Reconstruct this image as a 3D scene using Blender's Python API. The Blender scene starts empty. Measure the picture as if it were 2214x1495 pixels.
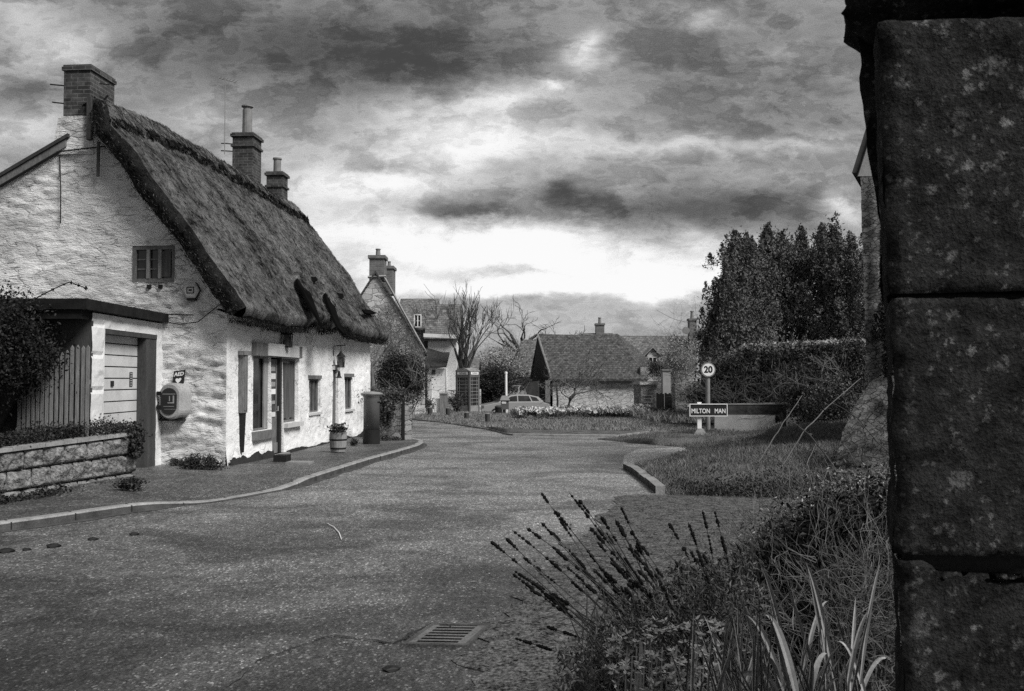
import bpy, math, random
import numpy as np
from mathutils import Vector, noise as mn
S = bpy.context.scene
# ---------------- camera ----------------
PITCH = math.atan(72.5/2000); FPX = 2000.0; EYE = 1.7
cam = bpy.data.cameras.new('camera'); camo = bpy.data.objects.new('camera', cam)
S.collection.objects.link(camo); S.camera = camo
cam.sensor_width = 36; cam.lens = 36*FPX/2214; cam.clip_start = .05; cam.clip_end = 3000
camo.location = (0, 0, EYE); camo.rotation_euler = (math.pi/2+PITCH, 0, 0)
cam.dof.use_dof = True; cam.dof.focus_distance = 17; cam.dof.aperture_fstop = 16
# ---------------- light ----------------
SUN_EL, SUN_AZ, SUN_E, SKY_K = math.radians(47), math.radians(127), 4.6, 1.0   # azimuth clockwise from +Y
sun = bpy.data.lights.new('sun', 'SUN'); suno = bpy.data.objects.new('sun', sun)
S.collection.objects.link(suno); sun.energy = SUN_E; sun.angle = math.radians(24); sun.color = (1, .99, .97)
sd = Vector((math.sin(SUN_AZ)*math.cos(SUN_EL), math.cos(SUN_AZ)*math.cos(SUN_EL), math.sin(SUN_EL)))
suno.rotation_euler = sd.to_track_quat('Z', 'Y').to_euler()
S.view_settings.view_transform = 'Standard'; S.view_settings.look = 'None'
S.view_settings.exposure = 0; S.view_settings.gamma = 1
S.render.film_transparent = False
S.cycles.use_denoising = False
S.cycles.max_bounces = 5; S.cycles.diffuse_bounces = 3

class NT:
    """tiny node-expression helper"""
    def __init__(s, tree): s.t = tree; s.n = tree.nodes; s.l = tree.links
    def node(s, typ, **kw):
        n = s.n.new(typ)
        for k, v in kw.items(): setattr(n, k, v)
        return n
    def put(s, sock, v):
        if isinstance(v, bpy.types.NodeSocket): s.l.new(v, sock)
        elif v is not None: sock.default_value = v
    def m(s, op, a, b=None, c=None, clamp=False):
        n = s.node('ShaderNodeMath', operation=op, use_clamp=clamp)
        s.put(n.inputs[0], a)
        if b is not None: s.put(n.inputs[1], b)
        if c is not None: s.put(n.inputs[2], c)
        return n.outputs[0]
    def noise(s, vec, scale, detail=4, rough=.55, dist=0):
        n = s.node('ShaderNodeTexNoise'); s.put(n.inputs['Vector'], vec)
        n.inputs['Scale'].default_value = scale; n.inputs['Detail'].default_value = detail
        n.inputs['Roughness'].default_value = rough; n.inputs['Distortion'].default_value = dist
        return n.outputs['Fac']
    def comb(s, x, y, z):
        n = s.node('ShaderNodeCombineXYZ'); s.put(n.inputs[0], x); s.put(n.inputs[1], y); s.put(n.inputs[2], z)
        return n.outputs[0]
    def sep(s, v):
        n = s.node('ShaderNodeSeparateXYZ'); s.put(n.inputs[0], v); return n.outputs
    def scale(s, v, sc):
        n = s.node('ShaderNodeMapping'); s.put(n.inputs['Vector'], v); n.inputs['Scale'].default_value = sc
        return n.outputs[0]
    def remap(s, v, a, b, c=0, d=1, smooth=False):
        n = s.node('ShaderNodeMapRange'); n.clamp = True
        if smooth: n.interpolation_type = 'SMOOTHSTEP'
        s.put(n.inputs[0], v); s.put(n.inputs[1], a); s.put(n.inputs[2], b); s.put(n.inputs[3], c); s.put(n.inputs[4], d)
        return n.outputs[0]
    def mix(s, f, a, b): return s.m('MULTIPLY_ADD', f, s.m('SUBTRACT', b, a), a)

# ---------------- world: broken evening cloud over a Nishita sky ----------------
W = bpy.data.worlds.new('World'); S.world = W; W.use_nodes = True
W.node_tree.nodes.clear(); w = NT(W.node_tree)
tc = w.node('ShaderNodeTexCoord').outputs['Generated']
dx, dy, dz = w.sep(tc)
ay = w.m('MAXIMUM', w.m('ABSOLUTE', dy), .08)
U = w.m('MULTIPLY_ADD', w.m('DIVIDE', dx, ay), 2.0, 1.107)      # bearing, in thousandths of a radian-ish
V = w.m('MULTIPLY_ADD', w.m('DIVIDE', dz, ay), -2.0, .82)      # elevation
uv = w.comb(U, V, 0)
wn = w.node('ShaderNodeTexNoise'); w.put(wn.inputs['Vector'], w.scale(uv, (1, 1.9, 1))); wn.inputs['Scale'].default_value = 3.6
wn.inputs['Detail'].default_value = 6; wn.inputs['Roughness'].default_value = .62
wx, wy, _ = w.sep(wn.outputs['Color'])
U2 = w.m('ADD', U, w.m('MULTIPLY', w.m('SUBTRACT', wx, .5), .24))
V2 = w.m('ADD', V, w.m('MULTIPLY', w.m('SUBTRACT', wy, .5), .15))
blobs = [  # x, y, rx, ry, amount
 (1.13,.535,.40,.065,.42),(1.02,.53,.16,.035,.25),(1.45,.585,.26,.035,.22),(.84,.385,.12,.05,.34),(.97,.275,.17,.055,.36),(1.08,.20,.12,.03,.28),
 (1.275,.095,.05,.035,.38),(1.19,.175,.02,.012,.3),(.66,.40,.10,.06,.22),(.62,.52,.14,.04,.22),(.12,.10,.10,.05,.26),(.04,.27,.10,.03,.18),(.02,.02,.08,.05,.18),
 (1.62,.325,.24,.016,.22),(1.15,.33,.22,.05,.18),(1.83,.445,.035,.03,.30),(1.30,.62,.40,.025,.24),(1.7,.12,.1,.03,.14),(1.55,.03,.06,.02,.25),(1.0,.63,.25,.02,.25),
 (.45,.25,.10,.05,.12),(.86,.60,.12,.025,.15),
 (.58,.10,.40,.10,-.24),(.93,.12,.20,.05,-.15),(1.47,.445,.30,.042,-.32),(1.22,.43,.08,.03,-.20),(1.02,.455,.10,.014,-.30),(.83,.345,.06,.02,-.18),(1.10,.36,.14,.02,-.08),
 (1.60,.13,.22,.09,-.12),(.10,.19,.10,.03,-.12),(1.33,.655,.28,.018,-.03),(1.15,.648,.10,.015,-.08),(1.12,.585,.08,.012,-.14),(1.62,.49,.22,.03,-.16),(1.75,.25,.2,.04,-.08),(1.40,.29,.18,.025,-.06),
]
acc = None
for bx, by, rx, ry, am in blobs:
    a = w.m('MULTIPLY', w.m('SUBTRACT', U2, bx), 1/rx); b = w.m('MULTIPLY', w.m('SUBTRACT', V2, by), 1/ry)
    e = w.m('MULTIPLY_ADD', a, a, w.m('MULTIPLY', b, b))
    g = w.m('MULTIPLY', w.m('POWER', 2.718, w.m('MULTIPLY', e, -.8)), am)
    acc = g if acc is None else w.m('ADD', acc, g)
zz = w.m('ADD', w.m('ABSOLUTE', dz), .10)
P = w.comb(w.m('DIVIDE', dx, zz), w.m('DIVIDE', dy, zz), 0)
n1 = w.noise(w.scale(P, (1, 1, 1)), 1.1, 6, .55, .2)
warp = w.node('ShaderNodeTexNoise'); w.put(warp.inputs['Vector'], uv); warp.inputs['Scale'].default_value = 7; warp.inputs['Detail'].default_value = 5
ox, oy, _ = w.sep(warp.outputs['Color'])
uvw = w.comb(w.m('ADD', U, w.m('MULTIPLY', w.m('SUBTRACT', ox, .5), .07)), w.m('ADD', w.m('MULTIPLY', V, 2.0), w.m('MULTIPLY', w.m('SUBTRACT', oy, .5), .07)), 0)
n2 = w.noise(uvw, 3.6, 10, .60, .1)
n3 = w.noise(uvw, 12, 9, .66, .2)
edge1 = w.remap(n2, .46, .56, 0, 1, smooth=True)            # crisp banks of cloud
edge2 = w.remap(w.m('ADD', n3, w.m('MULTIPLY', w.m('SUBTRACT', n2, .5), .6)), .485, .55, 0, 1, smooth=True)
gr = w.noise(uv, 620, 1, .5)
basev = w.remap(V, -.2, .8, .50, .66)
lum = w.m('ADD', basev, acc)
lum = w.m('ADD', lum, w.m('MULTIPLY', w.m('SUBTRACT', n1, .5), .26))
lum = w.m('ADD', lum, w.m('MULTIPLY', w.m('SUBTRACT', n2, .5), .35))
lum = w.m('ADD', lum, w.m('MULTIPLY', w.m('SUBTRACT', n3, .5), .38))
lum = w.m('ADD', lum, w.m('MULTIPLY', w.m('SUBTRACT', edge1, .5), -.12))
lum = w.m('ADD', lum, w.m('MULTIPLY', w.m('SUBTRACT', edge2, .5), -.085))
lum = w.m('ADD', lum, w.m('MULTIPLY', w.m('SUBTRACT', gr, .5), .36))
lum = w.m('MINIMUM', w.m('MAXIMUM', lum, .26), 1.0)
lin = w.m('MULTIPLY', w.m('POWER', lum, 2.2), 10.0*SKY_K)
sky = w.node('ShaderNodeTexSky', sky_type='NISHITA'); sky.sun_disc = False
sky.sun_elevation = SUN_EL; sky.sun_rotation = SUN_AZ
bw = w.node('ShaderNodeRGBToBW'); w.l.new(sky.outputs[0], bw.inputs[0])
tot = w.mix(.06, lin, w.m('MINIMUM', bw.outputs[0], 8))
bg = w.node('ShaderNodeBackground'); w.put(bg.inputs[0], tot); bg.inputs[1].default_value = .1
out = w.node('ShaderNodeOutputWorld'); w.l.new(bg.outputs[0], out.inputs[0])

# ---------------- materials (black-and-white film: neutral greys) ----------------
def newmat(name):
    m = bpy.data.materials.new(name); m.use_nodes = True
    t = NT(m.node_tree); b = m.node_tree.nodes['Principled BSDF']
    return m, t, b, t.node('ShaderNodeTexCoord').outputs['Object']
def finish(t, b, col, rough=.85, spec=.3, height=None, bstr=.5, bdist=.02):
    t.put(b.inputs['Base Color'], t.comb(col, col, col) if isinstance(col, bpy.types.NodeSocket) else (col, col, col, 1))
    t.put(b.inputs['Roughness'], rough); b.inputs['Specular IOR Level'].default_value = spec
    if height is not None:
        n = t.node('ShaderNodeBump'); n.inputs['Strength'].default_value = bstr; n.inputs['Distance'].default_value = bdist
        t.put(n.inputs['Height'], height); t.l.new(n.outputs[0], b.inputs['Normal'])
def mat(name, col, var=.3, scale=3, rough=.9, spec=.10, bump=.4, bscale=40, bdist=.01, st=(1,1,1), speck=.25, spscale=90, metal=0):
    m, t, b, o = newmat(name); v = t.scale(o, st)
    n = t.noise(v, scale, 6, .6); f = t.noise(v, spscale, 2, .6)
    k = t.m('ADD', t.m('MULTIPLY_ADD', t.remap(n, .3, .7, -1, 1), var, 1), t.m('MULTIPLY', t.remap(f, .3, .7, -1, 1), speck))
    h = t.noise(v, bscale, 5, .6) if bump else None
    finish(t, b, t.m('MULTIPLY', k, col), rough, spec, h, bump, bdist); b.inputs['Metallic'].default_value = metal
    return m
M = {}
def whitewash(name, hi, lo, st, dist=.035, strg=1.0, dirt=.5, grime=0):
    m, t, b, o = newmat(name); v = t.scale(o, st)
    n = t.noise(v, 2.2, 8, .62, .8); big = t.noise(o, .9, 3, .5); f = t.noise(v, 60, 3, .6)
    vo = t.node('ShaderNodeTexVoronoi'); vo.feature = 'DISTANCE_TO_EDGE'; vo.inputs['Scale'].default_value = 2.6
    t.put(vo.inputs['Vector'], t.comb(*[t.m('ADD', q, t.m('MULTIPLY', n, .5)) for q in t.sep(v)]))
    joint = t.remap(vo.outputs[0], 0, .09, 1, 0)
    gate = t.remap(t.noise(o, 2.5, 4, .6), .47, .62)
    jd = t.m('MULTIPLY', joint, gate)
    dirtm = t.m('MULTIPLY', t.remap(t.noise(v, 5, 6, .7), .56, .70), dirt)
    c = t.mix(t.remap(big, .35, .65), lo, hi)
    c = t.m('MULTIPLY', c, t.m('SUBTRACT', 1, t.m('MULTIPLY', jd, .30)))
    c = t.m('MULTIPLY', c, t.m('SUBTRACT', 1, dirtm)); c = t.m('MULTIPLY', c, t.m('MULTIPLY_ADD', t.remap(f, .3, .7, -1, 1), .12, 1))
    h = t.m('ADD', t.m('SUBTRACT', n, t.m('MULTIPLY', jd, .35)), t.m('MULTIPLY', t.noise(v, 14, 6, .7), .45))
    finish(t, b, c, .9, .2, h, strg, dist); return m
M['gablewash'] = whitewash('gablewash', .86, .58, (1, 1, 2.8), .07, 1, .45)
M['wash'] = whitewash('wash', .88, .76, (1, 1, 1.6), .035, .8, .28)
M['wash2'] = whitewash('wash2', .74, .62, (1, 1, 1), .01, .5, .2)
def rubble(name, hi, lo, sc=3.5, st=(1, 1, 2.2), mortar=.16, dist=.03):
    m, t, b, o = newmat(name); v = t.scale(o, st); n = t.noise(o, 6, 5, .6)
    vv = t.comb(*[t.m('ADD', q, t.m('MULTIPLY', n, .35)) for q in t.sep(v)])
    vo = t.node('ShaderNodeTexVoronoi'); vo.feature = 'DISTANCE_TO_EDGE'; vo.inputs['Scale'].default_value = sc; t.put(vo.inputs['Vector'], vv)
    vc = t.node('ShaderNodeTexVoronoi'); vc.inputs['Scale'].default_value = sc; t.put(vc.inputs['Vector'], vv)
    rnd = t.sep(vc.outputs['Color'])[0]
    c = t.m('MULTIPLY', t.mix(rnd, lo, hi), t.m('MULTIPLY_ADD', t.remap(t.noise(o, 25, 5, .65), .3, .7, -1, 1), .25, 1))
    e = t.remap(vo.outputs[0], .0, .07, 0, 1)
    c = t.mix(e, mortar, c)
    finish(t, b, c, .9, .2, t.m('ADD', e, t.m('MULTIPLY', t.noise(o, 22, 5, .65), .6)), .9, dist); return m
M['stone'] = rubble('stone', .36, .2); M['stonefar'] = rubble('stonefar', .42, .22, 2.2, (1, 1, 1.8)); M['stonelight'] = rubble('stonelight', .58, .38, 2.6, (1, 1, 2), .3)
M['stonesmall'] = rubble('stonesmall', .20, .09, 8, (1, 1, 1.8), .05)
M['stonedark'] = rubble('stonedark', .16, .07, 3.2)
def brick(name, c1, c2, mo, bw_=.225, rh=.075, mode='wall', dist=.012, noisy=.3):
    m, t, b, o = newmat(name); x, y, z = t.sep(o)
    v = t.comb(t.m('ADD', x, y), z, 0) if mode == 'wall' else t.comb(x, t.m('MULTIPLY', z, 1.25), 0) if mode == 'roofx' else t.comb(y, t.m('MULTIPLY', z, 1.25), 0)
    n = t.node('ShaderNodeTexBrick'); t.put(n.inputs['Vector'], v); n.inputs['Scale'].default_value = 1
    n.inputs['Brick Width'].default_value = bw_; n.inputs['Row Height'].default_value = rh; n.inputs['Mortar Size'].default_value = rh*.1
    n.inputs['Color1'].default_value = (c1,)*3+(1,); n.inputs['Color2'].default_value = (c2,)*3+(1,); n.inputs['Mortar'].default_value = (mo,)*3+(1,)
    c = t.sep(n.outputs['Color'])[0]
    k = t.m('MULTIPLY_ADD', t.remap(t.noise(o, 5, 8, .75), .3, .7, -1, 1), noisy, 1)
    li = t.remap(t.noise(o, 14, 5, .7), .6, .68, 0, .18 if mode != 'wall' else .05)
    finish(t, b, t.m('ADD', t.m('MULTIPLY', c, k), li), .9, .2, t.m('SUBTRACT', t.m('MULTIPLY', t.noise(o, 20, 4, .6), .6), n.outputs['Fac']), .8, dist); return m
M['brick'] = brick('brick', .075, .03, .12, noisy=.6); M['brickfar'] = brick('brickfar', .17, .11, .2, .3, .1)
M['tilex'] = brick('tilex', .17, .10, .09, .23, .15, 'roofx', .03, .75); M['tiley'] = brick('tiley', .10, .06, .035, .3, .22, 'roofy', .03, .4)
M['blockwall'] = mat('blockwall', .20, .55, 5, bump=1, bscale=12, bdist=.09, speck=.5, spscale=30)
def thatch(name, c0, c1):
    m, t, b, o = newmat(name)
    x, y, z = t.sep(o)
    v = t.comb(t.m('MULTIPLY', y, 9), t.m('MULTIPLY', x, 2.0), t.m('MULTIPLY', z, 1.3))   # straws run down the slope
    n = t.noise(v, 2.6, 7, .65, .4); f = t.noise(v, 14, 4, .7); bgn = t.noise(o, .9, 4, .6); md = t.noise(o, 5, 6, .7)
    k = t.m('ADD', t.m('ADD', t.m('MULTIPLY', n, .5), t.m('MULTIPLY', f, .25)), t.m('ADD', t.m('MULTIPLY', bgn, .65), t.m('MULTIPLY', md, .8)))
    c = t.remap(k, .92, 1.34, c0, c1)
    c = t.m('ADD', c, t.remap(t.noise(o, 7, 6, .75), .58, .70, 0, .16))
    finish(t, b, c, .95, .1, t.m('ADD', t.m('ADD', n, md), t.m('MULTIPLY', f, .5)), 1, .12); return m
M['thatch'] = thatch('thatch', .008, .30)
M['thatchedge'] = mat('thatchedge', .016, .9, 5, bump=1, bscale=60, bdist=.03, speck=.5)
def asphalt(name, base, patch, sheen_ramp=False):
    m, t, b, o = newmat(name)
    big = t.noise(t.scale(o, (.55, .8, 1)), .9, 5, .6, .8); f = t.noise(o, 55, 3, .7); f2 = t.noise(o, 160, 2, .7); mm = t.noise(t.scale(o, (1.3, .6, 1)), 13, 6, .8)
    md = t.noise(t.scale(o, (1, .6, 1)), 3.5, 5, .65); x_, y_, z_ = t.sep(o)
    vo = t.node('ShaderNodeTexVoronoi'); vo.inputs['Scale'].default_value = 75; t.put(vo.inputs['Vector'], t.scale(o, (1, .6, 1)))
    rr = t.sep(vo.outputs['Color'])[0]
    chip = t.remap(rr, .90, .97, 0, 1)
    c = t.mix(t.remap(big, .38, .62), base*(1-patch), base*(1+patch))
    if sheen_ramp:   # sky reflection painted as a colour ramp: tarmac dark nearby, paler with distance
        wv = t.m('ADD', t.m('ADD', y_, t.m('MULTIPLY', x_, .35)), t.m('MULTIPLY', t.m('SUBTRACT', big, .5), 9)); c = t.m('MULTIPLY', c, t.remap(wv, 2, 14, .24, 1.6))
    c = t.m('MULTIPLY', c, t.m('MULTIPLY_ADD', t.remap(mm, .36, .64, -1, 1), .5, 1))
    c = t.m('MULTIPLY', c, t.m('MULTIPLY_ADD', t.remap(md, .3, .7, -1, 1), .25, 1))
    c = t.m('MULTIPLY', c, t.m('MULTIPLY_ADD', t.remap(f, .3, .7, -1, 1), .6, 1))
    c = t.m('MULTIPLY', c, t.remap(rr, 0, 1, .55, 1.45)); c = t.m('MULTIPLY', c, t.m('MULTIPLY_ADD', chip, 1.3, 1))
    finish(t, b, t.m('MAXIMUM', c, .006), .5, .40, t.m('ADD', t.m('MULTIPLY', mm, 1.5), f), .6, .012); return m
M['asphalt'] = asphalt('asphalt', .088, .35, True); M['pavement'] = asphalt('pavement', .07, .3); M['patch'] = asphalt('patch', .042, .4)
M['lightroad'] = asphalt('lightroad', .27, .12)
M['gravel'] = mat('gravel', .095, .6, 7, speck=.9, spscale=40, bump=1, bscale=35, bdist=.04)
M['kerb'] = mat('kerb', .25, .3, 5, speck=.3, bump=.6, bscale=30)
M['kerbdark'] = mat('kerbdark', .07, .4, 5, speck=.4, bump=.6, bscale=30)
M['soil'] = mat('soil', .018, .5, 4, speck=.5, bump=1, bscale=20, bdist=.05)
M['grass'] = mat('grass', .10, .45, 3, speck=.5, spscale=50, bump=1, bscale=25, bdist=.05)
M['blade'] = mat('blade', .16, .5, 5, speck=.3, bump=0); M['bladel'] = mat('bladel', .17, .5, 4, speck=.3, bump=0)
M['leafdark'] = mat('leafdark', .028, .5, 1.2, speck=.4, spscale=20, bump=0, spec=.3, rough=.6)
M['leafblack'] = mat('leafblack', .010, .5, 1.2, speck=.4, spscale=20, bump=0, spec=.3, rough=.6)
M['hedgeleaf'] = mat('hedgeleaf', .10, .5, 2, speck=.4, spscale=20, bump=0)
M['conifer'] = mat('conifer', .10, .5, .8, speck=.5, spscale=12, bump=0, spec=.2, rough=.7)
M['tilebarn'] = brick('tilebarn', .10, .055, .045, .22, .15, 'roofx', .03, .9)
M['oldboard'] = mat('oldboard', .045, .6, 6, speck=.4, bump=.4)
M['leaf'] = mat('leaf', .055, .5, 2, speck=.4, spscale=20, bump=0, spec=.35, rough=.55)
M['leafpale'] = mat('leafpale', .27, .5, 3, speck=.4, spscale=20, bump=0, spec=.35, rough=.55)
M['greenblade'] = mat('greenblade', .22, .4, 1.5, speck=.3, bump=0)
M['rosette'] = mat('rosette', .17, .5, 4, speck=.4, spscale=30, bump=0)
M['strap'] = mat('strap', .30, .3, 3, speck=.15, bump=0, rough=.5, spec=.4)
M['petal'] = mat('petal', .55, .1, 3, speck=.05, bump=0); M['seed'] = mat('seed', .008, .3, 30, bump=0)
M['bark'] = mat('bark', .07, .4, 6, bump=1, bscale=20, bdist=.02, st=(2, 2, .5)); M['twig'] = mat('twig', .12, .3, 6, bump=0)
M['barkpale'] = mat('barkpale', .12, .4, 4, bump=0); M['cane'] = mat('cane', .14, .3, 6, bump=0)
M['wood'] = mat('wood', .055, .3, 5, bump=.5, st=(1, 1, .2)); M['woodgrey'] = mat('woodgrey', .19, .35, 6, bump=.6, bscale=30, st=(4, 4, .5))
M['woodpale'] = mat('woodpale', .24, .3, 6, bump=.5, bscale=30, st=(3, 3, .5)); M['paint'] = mat('paint', .62, .12, 3, bump=.2, speck=.12)
M['painth'] = mat('painth', .50, .14, 3, bump=.2, speck=.12); M['darkpaint'] = mat('darkpaint', .03, .2, 4, bump=.2, rough=.5)
M['frame'] = mat('frame', .15, .35, 6, bump=.5, st=(3, 3, 1)); M['white'] = mat('white', .8, .06, 3, bump=.1, speck=.05)
M['iron'] = mat('iron', .02, .2, 5, rough=.5, bump=.2); M['alarm'] = mat('alarm', .42, .1, 3, bump=.2)
M['redpaint'] = mat('redpaint', .10, .15, 4, rough=.45, spec=.5, bump=.1, speck=.1)
M['redpale'] = mat('redpale', .24, .2, 4, rough=.45, spec=.5, bump=.1, speck=.1)
M['metal'] = mat('metal', .35, .1, 4, rough=.45, bump=.1, speck=.1); M['post'] = mat('post', .22, .15, 6, rough=.6, bump=.1, speck=.25)
M['pot'] = mat('pot', .20, .2, 6, bump=.3); M['carpaint'] = mat('carpaint', .26, .03, 2, rough=.25, spec=.6, bump=0, speck=.02)
M['carpaint2'] = mat('carpaint2', .3, .03, 2, rough=.3, spec=.6, bump=0, speck=.02)
M['rubber'] = mat('rubber', .02, .1, 5, bump=0); M['slab'] = mat('slab', .22, .3, 4, bump=.5); M['felt'] = mat('felt', .014, .4, 5, bump=.7)
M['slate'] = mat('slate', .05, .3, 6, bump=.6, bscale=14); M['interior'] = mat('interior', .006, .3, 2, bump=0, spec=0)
M['curtain'] = mat('curtain', .10, .4, 3, bump=0, st=(4, 4, .4)); M['panel'] = mat('panel', .30, .2, 2, bump=.3, speck=.25, spscale=50)
def glass(name, col, rough):
    m, t, b, o = newmat(name); finish(t, b, t.m('MULTIPLY', t.remap(t.noise(o, 2.5, 4, .6), .3, .7, .4, 1.6), col), rough, .5, t.noise(o, 2, 2), .05, .01); return m
M['glass'] = glass('glass', .025, .06); M['glasspale'] = glass('glasspale', .06, .15); M['carglass'] = glass('carglass', .03, .03)
def lichenstone():
    m, t, b, o = newmat('lichenstone'); n = t.noise(o, 12, 7, .7); f = t.noise(o, 120, 4, .7)
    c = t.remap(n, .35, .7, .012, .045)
    li = None
    for sc, th, am in ((14, .2, .07), (30, .22, .09), (60, .24, .07)):
        vo = t.node('ShaderNodeTexVoronoi'); vo.inputs['Scale'].default_value = sc
        t.put(vo.inputs['Vector'], t.comb(*[t.m('ADD', q, t.m('MULTIPLY', t.noise(o, sc*3, 3, .6), 1.2/sc)) for q in t.sep(o)]))
        r = t.sep(vo.outputs['Color'])[0]
        s_ = t.m('MULTIPLY', t.remap(vo.outputs['Distance'], t.m('MULTIPLY', r, th*1.8), t.m('MULTIPLY', r, th*1.1), 0, 1), t.remap(r, .4, .75, 0, am))
        li = s_ if li is None else t.m('ADD', li, s_)
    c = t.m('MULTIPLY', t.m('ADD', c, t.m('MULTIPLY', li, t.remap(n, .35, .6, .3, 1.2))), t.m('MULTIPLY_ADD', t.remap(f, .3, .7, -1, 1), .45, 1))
    finish(t, b, c, .95, .04, t.m('ADD', n, t.m('MULTIPLY', f, .35)), 1, .03); return m
M['lichen'] = lichenstone()
M['lichenedge'] = mat('lichenedge', .10, .4, 8, bump=.8, bscale=40, speck=.4, spscale=70)

# ---------------- geometry helpers ----------------
F_ = Vector((0, math.cos(PITCH), math.sin(PITCH))); U_ = Vector((0, -math.sin(PITCH), math.cos(PITCH)))
def ray(px, py): return Vector((1, 0, 0))*((px-1107)/FPX)+F_+U_*((747.5-py)/FPX)
def PY(px, py, Y): d = ray(px, py); return Vector((0, 0, EYE))+d*(Y/d.y)
def G(px, py, z=0.): d = ray(px, py); return Vector((0, 0, EYE))+d*((z-EYE)/d.z)
def sm(a, b, x): t = min(1, max(0, (x-a)/(b-a))); return t*t*(3-2*t)
def fbm(x, y, z, o=4): return mn.fractal(Vector((x, y, z)), 1.0, 2.0, o)

class MB:
    def __init__(s): s.v = []; s.f = []; s.mi = []; s.cur = 0
    def add(s, vs, fs):
        b = len(s.v); s.v.extend([tuple(p) for p in vs]); s.f.extend([tuple(i+b for i in f) for f in fs]); s.mi.extend([s.cur]*len(fs)); return s
    def hexa(s, p):   # 8 points: bottom ring then top ring
        return s.add(p, [(0,3,2,1),(4,5,6,7),(0,1,5,4),(1,2,6,5),(2,3,7,6),(3,0,4,7)])
    def box(s, x0, y0, z0, x1, y1, z1, fn=None):
        p = [(x0,y0,z0),(x1,y0,z0),(x1,y1,z0),(x0,y1,z0),(x0,y0,z1),(x1,y0,z1),(x1,y1,z1),(x0,y1,z1)]
        return s.hexa([fn(*q) for q in p] if fn else p)
    def prism(s, poly, vec):
        n = len(poly); vec = Vector(vec); P0 = [Vector(p) for p in poly]
        return s.add(P0+[p+vec for p in P0], [tuple(range(n))[::-1], tuple(range(n, 2*n))]+[(i, (i+1) % n, n+(i+1) % n, n+i) for i in range(n)])
    def tube(s, pts, rad, n=6, cap=True):
        pts = [Vector(p) for p in pts]; k = len(pts)
        if not isinstance(rad, (list, tuple)): rad = [rad]*k
        vs = []; up = Vector((0.02, .03, 1))
        for i, p in enumerate(pts):
            d = (pts[min(i+1, k-1)]-pts[max(i-1, 0)]); d = d.normalized() if d.length > 1e-9 else Vector((0, 0, 1))
            a = d.cross(up if abs(d.z) < .95 else Vector((1, 0, 0))).normalized(); b = d.cross(a)
            vs += [p+(a*math.cos(6.2832*j/n)+b*math.sin(6.2832*j/n))*rad[i] for j in range(n)]
        fs = [(i*n+j, i*n+(j+1) % n, (i+1)*n+(j+1) % n, (i+1)*n+j) for i in range(k-1) for j in range(n)]
        if cap: fs += [tuple(range(n))[::-1], tuple(range((k-1)*n, k*n))]
        return s.add(vs, fs)
    def lathe(s, prof, c, n=20, ax=None):
        c = Vector(c); vs = []
        for r, z in prof:
            for j in range(n):
                a = 6.2832*j/n; vs.append(c+(Vector((r*math.cos(a), r*math.sin(a), z)) if ax is None else ax[0]*r*math.cos(a)+ax[1]*r*math.sin(a)+ax[2]*z))
        k = len(prof); fs = [(i*n+j, i*n+(j+1) % n, (i+1)*n+(j+1) % n, (i+1)*n+j) for i in range(k-1) for j in range(n)]
        return s.add(vs, fs+[tuple(range(n))[::-1], tuple(range((k-1)*n, k*n))])
    def grid(s, fn, nu, nv, skip=None):
        vs = [fn(i/nu, j/nv) for j in range(nv+1) for i in range(nu+1)]
        fs = [(j*(nu+1)+i, j*(nu+1)+i+1, (j+1)*(nu+1)+i+1, (j+1)*(nu+1)+i) for j in range(nv) for i in range(nu) if not (skip and skip((i+.5)/nu, (j+.5)/nv))]
        return s.add(vs, fs)
    def leaves(s, C, size, rng, asp=.5, up=None, bend=True):
        """C: (n,3) centres -> one small diamond leaf each, random attitude"""
        C = np.asarray(C); n = len(C); d = rng.normal(size=(n, 3))
        if up is not None: d += np.array(up)
        d /= np.linalg.norm(d, axis=1)[:, None]; e = np.cross(d, rng.normal(size=(n, 3))); e /= np.linalg.norm(e, axis=1)[:, None]
        L = (size*rng.uniform(.6, 1.4, n))[:, None]; nn = np.cross(d, e)
        A = C-d*L*.5; B = C+e*L*asp*.5+nn*L*.08; D = C-e*L*asp*.5+nn*L*.08; E = C+d*L*.5
        V = np.stack([A, B, E, D], 1).reshape(-1, 3); b = len(s.v)
        s.v.extend(map(tuple, V.tolist())); s.f.extend([(b+4*i, b+4*i+1, b+4*i+2, b+4*i+3) for i in range(n)]); s.mi.extend([s.cur]*n); return s
    def blades(s, B, H, wd, rng, lean=.4):
        B = np.asarray(B); n = len(B); a = rng.uniform(0, 6.283, n); h = (H*rng.uniform(.5, 1.4, n))[:, None]
        side = np.stack([np.cos(a), np.sin(a), np.zeros(n)], 1)*wd*.5; l = rng.normal(size=(n, 3))*lean*h; l[:, 2] = 0
        T = B+l; T[:, 2] += h[:, 0]; Mi = B+l*.35; Mi[:, 2] += h[:, 0]*.55
        V = np.stack([B-side, B+side, Mi+side*.8, T, Mi-side*.8], 1).reshape(-1, 3); b = len(s.v)
        s.v.extend(map(tuple, V.tolist())); s.f.extend([(b+5*i, b+5*i+1, b+5*i+2, b+5*i+3, b+5*i+4) for i in range(n)]); s.mi.extend([s.cur]*n); return s
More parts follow.
